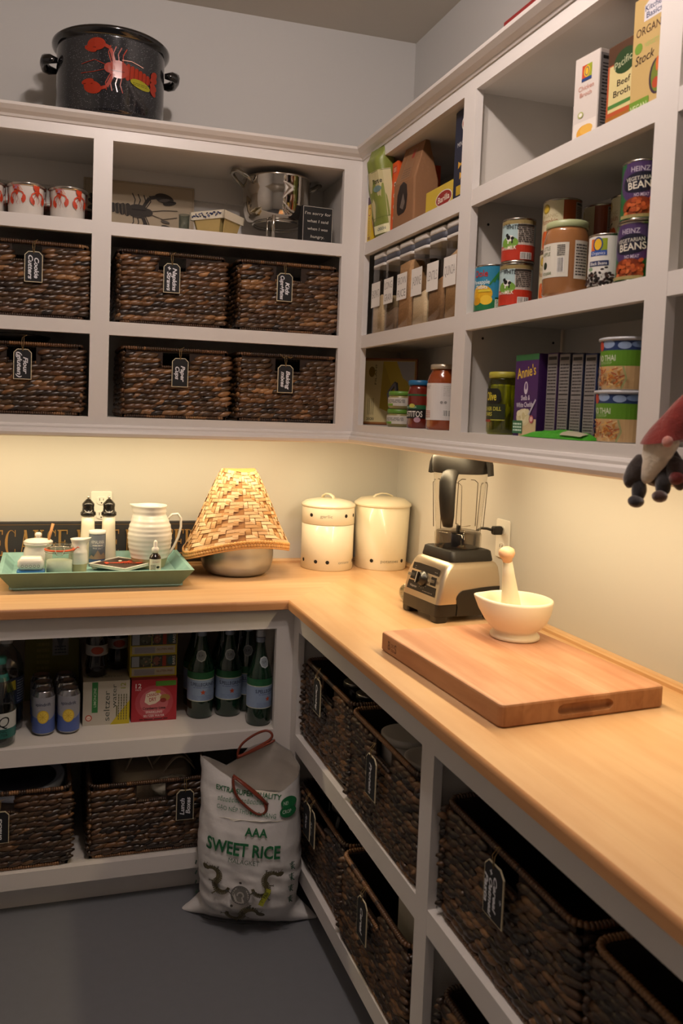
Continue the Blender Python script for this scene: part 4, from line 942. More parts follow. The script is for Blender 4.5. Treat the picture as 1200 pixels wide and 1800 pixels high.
for sx in (-1, 1):
    MB().tube([(sx*.168, -.046, .178), (sx*.192, -.046, .180), (sx*.207, -.030, .182), (sx*.210, 0, .183), (sx*.207, .030, .182), (sx*.192, .046, .180), (sx*.168, .046, .178)], [.006, .011, .013, .013, .013, .011, .006], ENB, 10, flat=1.35).build('handle', t)
a = Art(); lobster(a, .0, .128, .165, PI-.08, '#8f2a17', '#541309', fat=1.35); a.ell(.062, .098, .036, .013, '#8f8b1c', -.15); a.fine(.035, .092, .088, .102, 2, '#6d6a14'); a.line([(.0, .158), (.03, .160), (.07, .152)], .002, '#e9b0a0')
a.cyl('painted_lobster', t, .1712, ang=.12, rough=.2)
# mugs
GM = 'enamel lobster mugs on the top shelf'
def mug(x, y, lab, art=True, rz=0):
    t = thing('enamel_mug', lab, 'mug', (x, y, S1), rz, GM)
    W = mat('#e6e1da', .2, coat=.5)
    MB().lathe([(.050, 0), (.053, .003), (.0545, .088), (.057, .093), (.052, .092), (.050, .01), (0, .008)], W, 48, cap=True).build('mug_body', t)
    MB().lathe([(.0555, .086), (.061, .090), (.0625, .094), (.060, .0965), (.050, .0955)], mat('#b9b4ac', .15, .9), 48, cap=False).build('steel_rim', t)
    MB().tube([(.052, .0, .075), (.066, .01, .078), (.077, .015, .062), (.077, .015, .042), (.066, .01, .025), (.052, 0, .025)], .004, W, 8, M=Matrix.Rotation(1.6, 4, 'Z')).build('handle', t)
    a = Art(); O, Dk = '#c9401d', '#8a2412'
    for dx in (-.092, -.030, .032, .094):
        lobster(a, dx+.002, .079, .068, -PI/2+.12, O, Dk, tail=False, legs=False); a.ell(dx, .084, .010, .012, O)
        for q in (-1, 1): a.line([(dx+q*.002, .066), (dx+q*.009, .044), (dx+q*.005, .034)], .0010, Dk).line([(dx+q*.001, .066), (dx+q*.004, .052)], .0010, O)
    for q in range(4): a.line([(-.036+q*.006, .086), (-.020+q*.004, .070)], .0014, '#c77a55').line([(-.014-q*.006, .086), (-.034+q*.004, .074)], .0014, '#9a7aa0')
    if art: a.cyl('painted_lobsters', t, .0545, ang=-.02)
    return t
mug(-1.540, -.262, 'white enamel lobster mug cut off by the left edge'); mug(-1.419, -.262, 'white enamel lobster mug, left of the two in full view'); mug(-1.2935, -.262, 'white enamel lobster mug beside the cabinet stile', rz=.03)
def glassmug(x, y, lab):
    t = thing('dark_tumbler', lab, 'cup', (x, y, S1), 0, 'dark patterned tumblers behind the mugs')
    MB().lathe([(.036, 0), (.040, .070), (.038, .070)], mat('#3a1d13', .3, vary=.5, vscale=60), 32).build('cup_body', t); MB().lathe([(.0405, .068), (.042, .072), (.042, .077), (.036, .078), (0, .078)], mat('#b2aca2', .3, .5), 32).build('lid', t)
for x, w_ in ((-1.455, 'seen between the first two mugs'), (-1.352, 'seen between the two lobster mugs'), (-1.250, 'beside the stile behind the mugs')): glassmug(x, -.105, 'dark patterned tumbler '+w_)
# lobster print
t = thing('lobster_print', 'cream picture of a dark grey lobster leaning at the back of the top shelf', 'picture', (-1.045, -.040, S1)); t.rotation_euler = (-.05, 0, 0)
MB().prism(rrect(.385, .018, .001, 1), 0, .205, mat('#a8987f', .7, vary=.08, vscale=10), .002).build('canvas', t)
a = Art(); a.line([(-.186, .006), (.186, .006), (.186, .199), (-.186, .199), (-.186, .006)], .001, '#7d6f59'); lobster(a, -.018, .105, .20, -.06, '#39342f', '#171512'); 
for k in range(9): a.line([(-.05-k*.012, .128-k*.001), (-.046-k*.012, .084+k*.001)], .0012, '#8d8069')
a.ell(.085, .150, .020, .006, '#57504a', .2); a.ell(.09, .075, .016, .005, '#57504a', -.2)
a.front('lobster_drawing', t, -.0091, rough=.8)
# clear tumbler
t = thing('clear_tumbler', 'small clear glass between the lobster print and the berry basket', 'glass', (-.912, -.20, S1)); MB().lathe([(.017, 0), (.019, .072), (.0175, .072), (.0155, .004), (0, .004)], GLS, 28).build('glass', t)
# berry basket
t = thing('berry_basket', 'square ceramic berry basket with a blue leaf rim', 'basket', (-.802, -.215, S1), -.75)
YE = mat('#bda468', .5, vary=.1, vscale=30); n_ = 0
sl = [(-.056, -.056), (.056, -.056), (.056, .056), (-.056, .056)]
def frus(mb_, w0, w1, z0, z1, mm, th_=.004, gap=0):
    for k in range(4):
        M_ = Matrix.Rotation(k*PI/2, 4, 'Z'); g = gap
        mb_.add([(-w0+g, -w0, z0), (w0-g, -w0, z0), (w1-g, -w1, z1), (-w1+g, -w1, z1), (-w0+g, -w0+th_, z0), (w0-g, -w0+th_, z0), (w1-g, -w1+th_, z1), (-w1+g, -w1+th_, z1)], [(0, 1, 2, 3), (5, 4, 7, 6), (0, 3, 7, 4), (1, 5, 6, 2), (3, 2, 6, 7), (0, 4, 5, 1)], mm, False, None, M_)
m = MB(); frus(m, .050, .064, 0, .062, YE, .004, .012); m.box(-.05, -.05, 0, .05, .05, .004, YE); m.build('slatted_sides', t)
MB().prism(rrect(.085, .085, .004, 2), .004, .058, mat('#8a7b4a', .6), 0, taper=(1.25, 1.25)).build('inner_box', t)
m = MB(); frus(m, .0655, .068, .052, .078, mat('#e6ddc6', .3, coat=.4), .006); m.build('rim_band', t)
a = Art(); rnd = random.Random(4)
for k in range(26): a.ell(-.055+k*.0044, .065+rnd.uniform(-.007, .007), .0042, .0022, rnd.choice(['#1d2b55', '#2a3d70', '#16203f']), rnd.uniform(0, PI), 8)
for ang in (0, -PI/2): a.build('blue_leaves', t, (lambda A: lambda u, v, o: ((math.cos(A)*u+math.sin(A)*(.0672+o)), (math.sin(A)*u-math.cos(A)*(.0672+o)), v))(ang))
# steel steamer on its wire stand
t = thing('wire_stand', 'chrome wire stand carrying the steel pot on the top shelf', 'stand', (-.575, -.165, S1)); CH = mat('#c8c4bd', .12, 1)
m = MB(); m.tube([(.088*math.cos(2*PI*i/48), .088*math.sin(2*PI*i/48), .073) for i in range(48)], .003, CH, 8, True); m.tube([(.06*math.cos(2*PI*i/36)+.03, .06*math.sin(2*PI*i/36), .006) for i in range(36)], .003, CH, 8, True); m.build('ring', t)
for q in (-.4, -2.25, 1.57): MB().tube([(.088*math.cos(q), .088*math.sin(q), 0), (.088*math.cos(q), .088*math.sin(q), .078)], .0042, CH, 10).build('leg', t)
MB().tube([(-.040, -.092, 0), (-.040, -.092, .098), (-.036, -.080, .100)], .0062, CH, 12).build('front_post', t)
t = thing('steel_stockpot', 'shiny round steel pot with two loop handles raised on a wire stand', 'pot', (-.583, -.165, S1+.0768), .25); t.scale = (1.10, 1.10, 1.03)
MIR = mat('#c9c3ba', .06, 1)
MB().lathe([(.066, 0), (.082, .003), (.094, .012), (.102, .032), (.107, .065), (.108, .10), (.107, .138), (.110, .144), (.108, .147), (.102, .140), (.099, .03), (.09, .008), (0, .006)], MIR, 72).build('pot_body', t)
for sx in (-1, 1): MB().tube([(sx*.103, -.032, .118), (sx*.125, -.034, .135), (sx*.150, -.022, .152), (sx*.154, 0, .156), (sx*.150, .022, .152), (sx*.125, .034, .135), (sx*.103, .032, .118)], [.005, .0055, .007, .0085, .007, .0055, .005], mat('#b5b0a6', .25, 1), 10).build('handle', t)
# small chalk sign
t = thing('joke_sign', 'small black block sign with white handwriting at the right end of the top shelf', 'sign', (-.465, -.268, S1), .06)
MB().box(-.056, -.012, 0, .056, .030, .127, mat('#0f0e0f', .6)).build('block', t)
a = Art(); a.line([(-.0535, .0025), (.0535, .0025), (.0535, .1245), (-.0535, .1245), (-.0535, .0025)], .0016, '#b9b3a8')
for k, s_ in enumerate(["I'm sorry for", 'what I said', 'when I was', 'hungry.']): a.text(s_, 0, .098-k*.026, .0095, '#c9c3b8', [.096, .078, .074, .050][k], 0, .004, .1)
a.front('handwriting', t, -.0122)
t = thing('white_plate', 'pale plate edge leaning in the right end of the top shelf', 'plate', (-.400, -.14, S1+.062)); MB().lathe([(0, 0), (.04, .001), (.060, .007), (.061, .009), (.04, .004), (0, .003)], STONE, 36, cap=False, M=Matrix.Rotation(-PI/2+.15, 4, 'Y')).build('plate_disc', t)

# ================================================================== right wall, narrow bay
RZ = -PI/2
def box(name, lab, cat, x, y, z, w, d, h, col, rz=RZ, front=None, right=None, left=None, group=None, tilt=(0, 0), rough=.45, top=None):
    """x, y = middle of the footprint; width along the front, depth behind"""
    t = thing(name, lab, cat, (x, y, z), rz, group); t.rotation_euler = (tilt[0], tilt[1], rz)
    MB().prism(rrect(w, d, .0015, 1), 0, h, mat(col, rough), .001).build('carton', t)
    if front: front.front('front_print', t, -d/2, rough=rough)
    if right: right.right('side_print', t, w/2, rough=rough)
    if left: left.left('side_print', t, -w/2, rough=rough)
    if top: top.top('top_print', t, h, rough=rough)
    return t
a = Art(); a.rect(-.018, .0, .018, .125, '#d9b92a').rect(-.018, .125, .018, .150, '#4b2440'); a.ell(0, .100, .012, .014, '#a83a2a').ell(0, .100, .010, .011, '#e2c23c'); a.text('FAGIOLI', 0, .045, .006, '#5a2f22', .07, PI/2); a.fine(-.010, .008, .010, .018, 2, '#6d3b2c')
box('thin_box', 'thin yellow box with a purple top at the left end of the narrow bay', 'box', -.272, -.388, S1, .034, .09, .150, '#cfae2a', front=a)
# green bag
def pouch(name, lab, cat, loc, rz, w, d, h, col, tops=(1, 0), wav=.004, rough=.4, seed=1, tilt=0, fold=.86):
    t = thing(name, lab, cat, loc, rz); t.rotation_euler = (tilt, 0, rz); rnd_ = Vector((seed*3.1, seed*1.7, 0)); ww, dd = w, d
    def f(u, v):
        a_ = 2*PI*u; k = v; th_ = d/2*(min(1, (1-k)/(1-fold)) if k > fold else 1)*(.55+.45*min(1, k/.06)); th_ = max(th_, .0012)
        c, s_ = math.cos(a_), math.sin(a_); n = 3.2; q = (abs(c)**n+abs(s_)**n)**(-1/n)
        x = w/2*q*c*(.96+.04*math.sin(k*PI)); y = th_*q*s_; N_ = noise.noise(Vector((x*38, k*6+y*30, 0))+rnd_)
        return (x+wav*.5*N_, y+wav*N_*(1 if th_ > .004 else .3), h*k+.006*noise.noise(Vector((x*50, 3, 0))+rnd_)*(k > .97))
    MB().grid(f, 56, 36, mat(col, rough, bump=.15, bscale=35), True).add([f(i/56, 0) for i in range(56)], [tuple(reversed(range(56)))], mat(col, rough, bump=.15, bscale=35)).build('pouch_body', t)
    def fm(u, v, o):   # art on the front
        k = v/h; best = f(.75, k); x = u; th_ = d/2*(min(1, (1-k)/(1-fold)) if k > fold else 1)*(.55+.45*min(1, k/.06)); n = 3.2
        q = max(0, 1-abs(min(1, abs(x)/(w/2)))**n)**(1/n); y = -th_*q; N_ = noise.noise(Vector((x*38, k*6+y*30, 0))+rnd_)
        return (x, y+wav*N_-o-.0012, v)
    return t, fm
t, fm = pouch('green_bag', 'tall pale green snack bag poking out at the top of the narrow bay', 'bag', (-.276, -.462, S1), RZ+.10, .104, .072, .292, '#818c3e', seed=2, tilt=.17)
a = Art(); a.rect(-.030, .012, .058, .215, '#c3ba8b'); a.rect(-.030, .212, .058, .2135, '#4c5d1c'); a.rect(-.031, .012, -.030, .215, '#4c5d1c'); a.text('Torte', .022, .175, .014, '#1d2428', .045, 0, .01); a.ell(.022, .158, .020, .010, '#6f8a86'); a.ell(-.042, .05, .014, .03, '#b98f73'); a.rect(-.020, .018, .05, .045, '#e6e3b9'); a.text('JACKSON', .016, .028, .009, '#2d4f63', .05, 0, .01); a.rect(-.030, .068, .058, .0695, '#6d7a34')
a.build('front_print', t, fm, step=.012)
a = Art(); a.rect(-.020, .0, .020, .225, '#e2561b').rect(-.014, .190, .012, .212, '#c9463d').fine(-.012, .194, .010, .208, 3, '#f0c0a0')
for z in (.155, .12, .085, .05): a.ell(.004, z, .007, .007, '#e9e3d8').ell(.004, z, .004, .004, '#1c1a18')
box('orange_box', 'upright orange box between the green bag and the brown paper bag', 'box', -.222, -.540, S1, .040, .15, .225, '#dd5219', front=a)
t = thing('coffee_bag', 'brown paper coffee bag with a dark window and a pinched top', 'bag', (-.272, -.646, S1), RZ+.10)
KR = mat('#8d6544', .8, bump=.12, bscale=30, vary=.06, vscale=14); m = MB(); w0, d0, H0 = .128, .085, .268
secs = []
for k in range(13):
    v = k/12; z = H0*v; q = 1 if v < .5 else 1-(v-.5)*2*.97
    secs.append([(x*(1-.10*v), y*q+.0, z) for x, y in rrect(w0, d0, .005, 2)])
loft(m, secs, KR, False); m.build('paper_body', t)
def cf(u, v, o): k = v/H0; q = 1 if k < .5 else 1-(k-.5)*2*.97; return (u*(1-.10*k), -d0/2*q-o-.0003, v)
a = Art(); a.poly([(-.034, .045), (-.024, .036), (.006, .040), (.020, .05), (.026, .09), (.020, .122), (.0, .134), (-.022, .126), (-.036, .10), (-.038, .07)], '#2a1f1a'); a.poly([(-.018, .06), (.0, .10), (.012, .07), (.0, .05)], '#6e6259'); a.build('window', t, cf); a = Art(); a.rect(-.030, .142, .030, .236, '#8a6342').fine(-.024, .146, .024, .178, 4, '#5e4028', 5, .3); a.rect(.004, .205, .020, .232, '#8f2f22'); a.build('printed_panel', t, cf)
MB().tube([(-.052, 0, H0-.004), (.052, 0, H0-.004)], .003, KR, 6).build('pinched_top', t)
t, fm = pouch('brown_bag', 'second brown paper bag standing in the shade behind the coffee bag', 'bag', (-.115, -.80, S1), RZ, .10, .06, .215, '#5f4734', seed=5, rough=.8)
a = Art(); a.ell(.028, .038, .050, .023, '#d8d2c4').ell(.028, .038, .046, .020, '#93231c').text('Barilla', .028, .030, .017, '#e5dccb', .070, .05, .012)
box('yellow_pasta_box', 'low yellow pasta box with a red oval badge in front of the brown bags', 'box', -.26, -.835, S1, .175, .05, .078, '#cdb13a', front=a)
a = Art(); a.rect(-.045, 0, .045, .245, '#141a33').ell(.028, .205, .042, .028, '#d8d2c4').ell(.028, .205, .038, .024, '#a1261d').text('Barilla', .030, .196, .018, '#e5dccb', .06, .05, .01); a.text('MINI FARFALLE', .018, .150, .012, '#c9c9c9', .10, .03)
for x, z in ((-.01, .10), (.012, .085), (.0, .07), (.022, .105)): a.poly([(x-.014, z-.010), (x, z-.002), (x+.014, z-.010), (x+.014, z+.010), (x, z+.002), (x-.014, z+.010)], '#d8a62c')
a.rect(-.03, .02, .04, .045, '#b89a24')
box('navy_pasta_box', 'tall navy pasta box with a red oval badge half hidden by the stile', 'box', -.265, -.985, S1, .10, .06, .245, '#141a33', front=a)
# airtight containers
GP = 'airtight containers on the middle shelf'
LID = mat('#d9d6d0', .35); GREY = mat('#4a4c55', .5)
rnd = random.Random(8)
def pop(y, lab, word, fill, tone, spots, rowsz=1, scale=1, h=.262):
    t = thing('airtight_container', lab, 'container', (-.262, y, S2), RZ, GP); w_ = .100
    m = MB(); loft(m, [[(x, yy, z) for x, yy in rrect(w_*k, w_*k, .016, 5)] for z, k in ((0, .97), (.004, 1), (h-.042, 1))], clear('#f7f6f3', .04), cap=False); m.build('clear_body', t)
    m = MB(); P_ = rrect(w_-.006, w_-.006, .014, 5); n_ = len(P_); top_ = [(x, yy, fill+.012*noise.noise(Vector((x*40, yy*40, y*9)))+.01*x/.05) for x, yy in P_]
    F = mat(tone, .8, bump=.5, bscale=spots, vary=.35, vscale=spots)
    m.add([(x, yy, .003) for x, yy in P_]+top_, [tuple(reversed(range(n_))), tuple(range(n_, 2*n_))]+[(i, (i+1) % n_, n_+(i+1) % n_, n_+i) for i in range(n_)], F, True); m.build('dry_food', t)
    MB().prism(rrect(w_+.001, w_+.001, .017, 5), h-.045, h-.036, LID, .001, smooth=True).build('lid_collar', t)
    MB().prism(rrect(w_-.001, w_-.001, .017, 5), h-.036, h-.018, GREY, .001, smooth=True).build('grey_seal', t)
    MB().prism(rrect(w_+.001, w_+.001, .017, 5), h-.018, h-.001, LID, .003, smooth=True).build('white_lid', t)
    a = Art(); a.rect(-.048, .088, .024, .168, '#e9e6e0')
    for k, s_ in enumerate(word): a.text(s_, -.012, (.118 if len(word) == 1 else .135-k*.038), .026 if len(word) == 1 else .022, '#77736e', .058, 0, -.008)
    a.front('paper_label', t, -w_/2-.0006, rough=.6)
ys = [-.470, -.573, -.676, -.779, -.882, -.985]
spec_ = [('BASMATI', .115, '#d4bd97', 240), ('LONG GRAIN RICE', .062, '#7d6650', 200), ('BROWN RICE', .20, '#bd9468', 170), ('JASMINE', .092, '#e2cba6', 300), ('LENTILS', .112, '#94704a', 130), ('QUINOA', .175, '#bd9a6e', 260)]
wh = ['nearest the corner', 'second from the corner', 'filled high with brown grain', 'a third full of pale rice', 'with coarse brown lentils', 'against the stile, filled with fine tan seeds']
for y, (s_, f, c, sp), w_ in zip(ys, spec_, wh): pop(y, 'clear airtight container labelled '+s_.lower()+', '+w_, (s_.split(' ') if s_ != 'LONG GRAIN RICE' else ['LONG', 'GRAIN']) if ' ' in s_ else [s_], f, c, sp)
# lowest shelf of the narrow bay
a = Art(); a.rect(-.120, .004, .120, .236, '#a06a2c').rect(-.112, .010, .112, .230, '#d8c890'); a.poly([(-.03, .228), (.02, .12), (.105, .06), (.105, .12), (.03, .228)], '#c9ae28').poly([(.03, .228), (.06, .17), (.11, .14), (.11, .228)], '#b5b0ac'); a.poly([(-.03, .228), (-.04, .06), (.06, .03), (.105, .05), (.02, .12)], '#b89c22'); a.ell(-.080, .190, .014, .019, '#8a7016').text('FILANI', -.058, .180, .008, '#4f4420', .07, PI/2)
for x in (-.094, -.086, -.078, -.070): a.fine(x, .035, x+.003, .095, 14, '#5f5436', 3, .7)
a.text('2020', -.080, .016, .009, '#2b261a', .034, 0, .01)
t = thing('calendar_book', 'cream and yellow book with an orange edge leaning behind the small green-lidded jars', 'book', (-.10, -.335, S0), RZ+.40)
t.rotation_euler = (-.03, 0, RZ+1.0); t.location = (-.165, -.262, S0); t.scale = (.8, 1, 1)
MB().prism(rrect(.245, .02, .001, 1), 0, .240, mat('#7a3c16', .5), .001).build('cover', t); a.front('cover_print', t, -.01)
t = thing('plastic_clip', 'dark grey plastic bag clip propped against the yellow book', 'clip', (-.235, -.468, S0+.004), RZ+.1); m = MB(); GC = mat('#3d3c44', .4)
m.prism(rrect(.014, .008, .003, 2), 0, .10, GC, .001, Matrix.Translation((-.012, 0, .012)) @ Matrix.Rotation(-.30, 4, 'Y')); m.prism(rrect(.012, .008, .003, 2), 0, .055, GC, .001, Matrix.Translation((-.040, 0, .108)) @ Matrix.Rotation(.95, 4, 'Y')); m.prism(rrect(.014, .009, .003, 2), 0, .05, GC, .001, Matrix.Translation((.006, 0, .140)) @ Matrix.Rotation(2.9, 4, 'Y')); m.prism(rrect(.05, .008, .002, 2), 0, .008, mat('#b4491d', .5), 0, Matrix.Translation((-.01, .0, 0))); m.build('clip_body', t)
def vessel(name, lab, cat, x, y, z, r, body, bm, lid, lm, art=None, rz=RZ+.5, group=None, seg=40, rough=.4, fn=None):
    t = thing(name, lab, cat, (x, y, z), rz, group); MB().lathe(body, bm, seg).build('body', t)
    if lid: MB().lathe(lid, lm, seg).build('lid', t)
    if art: art.cyl('label', t, r, rough=rough)
    return t
def lidp(r, z, h=.014): return [(r-.001, z), (r, z+.001), (r, z+h-.002), (r-.003, z+h), (0, z+h-.001)]
for z, w_, dy in ((S0, 'lower small green-lidded jar of a stack of two', 0), (S0+.0575, 'upper small green-lidded jar of a stack of two', -.006)):
    a = Art(); a.rect(-.11, .010, .11, .036, '#c9c4b8').rect(-.11, .010, .0, .017, '#6f9a2c').text('DE', -.038, .021, .007, '#a5543a', .009).fine(-.026, .019, .04, .031, 4, '#6e6a66')
    vessel('small_jar', w_, 'jar', -.250, -.548+dy, z, .0405, [(.034, 0), (.040, .006), (.040, .037), (.036, .044)], mat('#8f8450', .3, coat=.5), lidp(.0395, .043, .014), mat('#5d8a2e', .4), a, group='small green-lidded jars')
a = Art(); a.rect(-.11, .058, .11, .070, '#1c5a33').rect(-.11, .030, .11, .058, '#141010').text('TOSTITOS', -.004, .035, .017, '#e9e4da', .075, 0, .012).text('MEDIUM SALSA', -.01, .061, .006, '#c9d8c0', .05).ell(.0, .068, .010, .006, '#b9b24a').ell(.018, .026, .010, .008, '#b08a9a')
vessel('salsa_jar', 'jar of red salsa with a blue lid', 'jar', -.262, -.713, S0, .0345, [(.031, 0), (.034, .006), (.034, .108), (.030, .118), (.030, .130)], mat('#6b1f12', .2, coat=.6), lidp(.0335, .130, .015), mat('#1f6390', .4), a)
b = Art(); b.rect(-.11, .098, .11, .103, '#1c5a33'); b.cyl('upper_label', bpy.data.objects[[o.name for o in COL.objects if o.name.startswith('salsa_jar')][0]], .0345)
a = Art(); a.rect(-.14, .028, .14, .132, '#d8d3cf').text('GOURMET', -.030, .116, .009, '#8b8784', .036, 0, 0).ell(-.045, .078, .0135, .022, '#c03a1c').ell(-.043, .083, .004, .006, '#e9a08a').fine(-.046, .034, -.01, .056, 4, '#b0796a').fine(.028, .095, .060, .125, 6, '#c2bdb8').ell(.024, .078, .004, .004, '#8f8b88').ell(.035, .078, .004, .004, '#8f8b88').bars(.030, .040, .052, .056, 10)
vessel('pasta_sauce_jar', 'large jar of pasta sauce with a white label beside the salsa', 'jar', -.262, -.868, S0, .0455, [(.041, 0), (.045, .007), (.045, .140), (.040, .156), (.0335, .166), (.0335, .174)], mat('#8a3d14', .18, coat=.6), lidp(.038, .172, .014), mat('#b8aa94', .3, .5), a)

# ================================================================== right wall, wide bay
a = Art(); a.rect(-.0345, 0, .0345, .214, '#d5cdc6').rect(-.032, 0, .032, .050, '#e3dcd4').ell(.0, .022, .022, .018, '#d9a03a', 0).ell(.006, .028, .018, .012, '#e0b050').rect(-.014, .155, .014, .190, '#9aa52e').rect(-.014, .155, .0, .190, '#c0492b').ell(0, .173, .009, .014, '#d9b02e').ell(.0, .173, .006, .011, '#223a6e').ell(0, .173, .0045, .009, '#dfb733').rect(-.014, .150, .014, .158, '#27417c').text('Chicken', 0, .128, .012, '#c98a78', .044).text('Broth', 0, .112, .011, '#c98a78', .034).ell(-.012, .068, .008, .008, '#a9b060').ell(-.012, .068, .005, .005, '#e9e6dd')
b = Art(); b.facts(-.036, 0, .036, .205, '#8f8a88', '#25211f')
box('broth_carton', 'white broth carton with a round letter logo, left of three on the top shelf', 'carton', -.262, -1.506, S1, .070, .075, .215, '#d5cdc6', rz=RZ+.10, front=a, right=b).scale = (1, 1, .81)
a = Art(); a.rect(-.036, 0, .036, .225, '#4e3220').rect(-.036, .034, .036, .175, '#b0502a').rect(-.031, .046, .036, .172, '#cfc28a').ell(.012, .172, .032, .034, '#23401c').text('Pacific', .008, .162, .020, '#b9bd98', .050, .25, 0, .25).text('Beef', .010, .110, .017, '#2f2018', .036, 0, .01).text('Broth', .006, .083, .017, '#2f2018', .046, 0, .01).rect(-.031, .056, .036, .066, '#49803a').rect(-.036, 0, .036, .034, '#9c6420').ell(.012, .004, .026, .012, '#b88a4a')
box('beef_broth_carton', 'brown and cream beef broth carton between two other cartons', 'carton', -.262, -1.604, S1, .072, .06, .228, '#5a3a24', rz=RZ+.04, front=a).scale = (1, 1, .71)
a = Art(); a.rect(-.038, 0, .038, .262, '#c0a46a').poly([(-.012, .205), (.038, .205), (.038, .248), (.008, .254), (-.012, .240)], '#d6d3d8').text('Kitchen', .014, .226, .013, '#34406a', .048, 0, .012).text('Basics', .014, .210, .013, '#34406a', .040, 0, .012).text('ORGANIC', .010, .176, .018, '#4a3022', .080, 0, .004).ell(-.022, .150, .010, .012, '#6f9434').text('VEGETABLE', .024, .146, .010, '#a9b86a', .062, 0, .01).text('Stock', -.004, .115, .020, '#3d2a22', .05, .08, 0, .3).ell(.030, .070, .020, .040, '#3b2a3a').ell(.032, .070, .017, .036, '#6c7a2a').ell(.028, .055, .009, .012, '#b0472a').ell(.030, .095, .004, .016, '#cf6a2e').ell(.038, .075, .006, .01, '#b8872c').rect(-.038, 0, .012, .034, '#6a8f2c').text('VEGAN', -.014, .010, .014, '#d5dcae', .042, 0, .01)
box('stock_carton', 'tan organic vegetable stock carton, tallest on the top shelf, half behind the stile', 'carton', -.262, -1.682, S1, .076, .07, .262, '#bfa36a', rz=RZ+.02, front=a).scale = (1, 1, .82)
TIN = mat('#b3ada3', .25, 1)
def can(name, lab, x, y, z, r, h, art, rz=RZ+.45, group=None, rough=.3):
    t = thing(name, lab, 'can', (x, y, z), rz, group)
    MB().lathe([(r-.0015, 0), (r+.0008, .0012), (r+.0008, .003), (r-.0008, .0045), (r-.0008, h-.0045), (r+.0008, h-.003), (r+.0008, h-.001), (r-.001, h), (r-.002, h-.004), (0, h-.004)], TIN, 44).build('tin', t)
    art.cyl('label', t, r-.0005, rough=rough); return t
def wrap(r, h, col): a = Art(); a.rect(-PI*r, .005, PI*r, h-.005, col); return a
r_ = .0425; h_ = .118; a = wrap(r_, h_, '#2e7fa0')
a.rect(-.133, .005, .133, .030, '#1d6b3e').ell(-.014, .045, .030, .022, '#d8a51e').ell(.0, .030, .016, .012, '#e6bd35').ell(-.028, .028, .014, .010, '#c99317')
for q in range(7): a.line([(.040, .112), (.008+q*.010, .085-abs(3-q)*.006)], .004, '#2f7a3a')
a.text('Dole', -.016, .088, .016, '#b8281e', .038, 0, .015).text('Pineapple', -.016, .070, .010, '#e8efe8', .048, 0, .01).text('Tidbits', -.014, .058, .009, '#e8efe8', .034, 0, .01).rect(-.022, .050, .010, .056, '#d9c23a'); a.rect(.022, .008, .06, .036, '#c9d6c4').rect(.022, .031, .06, .036, '#1d4a2c').fine(.024, .010, .058, .030, 5, '#6a8070')
can('pineapple_can', 'blue pineapple can with palm leaves at the left of the middle shelf', -.272, -1.125, S2, r_, h_, a, RZ+.74)
def milk():
    r_ = .0385; h_ = .103; a = wrap(r_, h_, '#a9c2c4'); a.rect(-.121, .005, .121, .040, '#b3331f').rect(-.121, h_-.014, .121, h_-.005, '#8f7f52').rect(.006, .005, .050, h_-.014, '#b9b0a6').rect(.006, .005, .050, .040, '#b3331f')
    a.ell(-.014, .046, .022, .014, '#6f9a38').ell(-.012, .056, .010, .007, '#e5e2dc').ell(-.016, .058, .005, .005, '#16130f').ell(-.006, .056, .004, .004, '#16130f').ell(-.020, .064, .004, .004, '#16130f').rect(-.018, .044, -.015, .052, '#e5e2dc').rect(-.008, .044, -.005, .052, '#16130f')
    a.text('BLACK &', -.026, .084, .006, '#16181c', .026, .1, .01).text('WHITE', -.008, .077, .010, '#16181c', .032, -.04, .012).text('EVAPORATED', -.022, .030, .006, '#e9dccf', .034, 0, .01).text('MILK', -.006, .030, .009, '#e9dccf', .020, 0, .012).rect(.006, h_-.020, .048, h_-.015, '#332e2a')
    return a.fine(.008, .046, .046, h_-.021, 8, '#4a4642').bars(.014, .008, .040, .022, 12)
for z, dy, w_ in ((S2, 0, 'lower evaporated milk can with a black cow, in a stack of two'), (S2+.1035, -.003, 'upper evaporated milk can with a black cow, in a stack of two')):
    can('milk_can', w_, -.276, -1.243+dy, z, .0385, .103, milk(), RZ+.80, 'evaporated milk cans')
def pumpkin():
    r_ = .0415; h_ = .115; a = wrap(r_, h_, '#8a3f16'); a.rect(-.060, .005, .012, h_-.005, '#c9bf9c').ell(-.030, .094, .011, .011, '#8f7a1f').ell(-.030, .094, .008, .008, '#c2a636').text('ORGANIC', -.024, .074, .007, '#a89a72', .05).text('Pumpkin', -.022, .060, .012, '#a06a4a', .046, 0, .005)
    for q in (-.012, -.004, .004, .012): a.ell(-.022+q, .026, .009, .020, '#b9501c' if abs(q) > .006 else '#c9602a')
    return a.line([(-.022, .044), (-.020, .052), (-.014, .056)], .004, '#4a3a20').facts(.040, .010, .075, h_-.008, '#8a8078')
GPk = 'pumpkin cans'
can('pumpkin_can', 'lower pumpkin can of the stack beside the milk cans', -.235, -1.352, S2, .0415, .115, pumpkin(), RZ+.75, GPk)
can('pumpkin_can', 'upper pumpkin can of the stack beside the milk cans', -.235, -1.355, S2+.1155, .0415, .115, pumpkin(), RZ+.75, GPk)
for (x, y), w_ in (((-.125, -1.352), 'behind the applesauce jar'), ((-.125, -1.448), 'in the shade behind the bean can')):
    can('pumpkin_can', 'lower pumpkin can '+w_, x, y, S2, .0415, .115, pumpkin(), RZ+.2, GPk); can('pumpkin_can', 'upper pumpkin can '+w_, x, y, S2+.1155, .0415, .115, pumpkin(), RZ+.2, GPk)
a = Art(); a.rect(-.046, .040, .022, .112, '#d5d1c4'); b = Art(); b.rect(.034, .036, .068, .116, '#cfcabf')
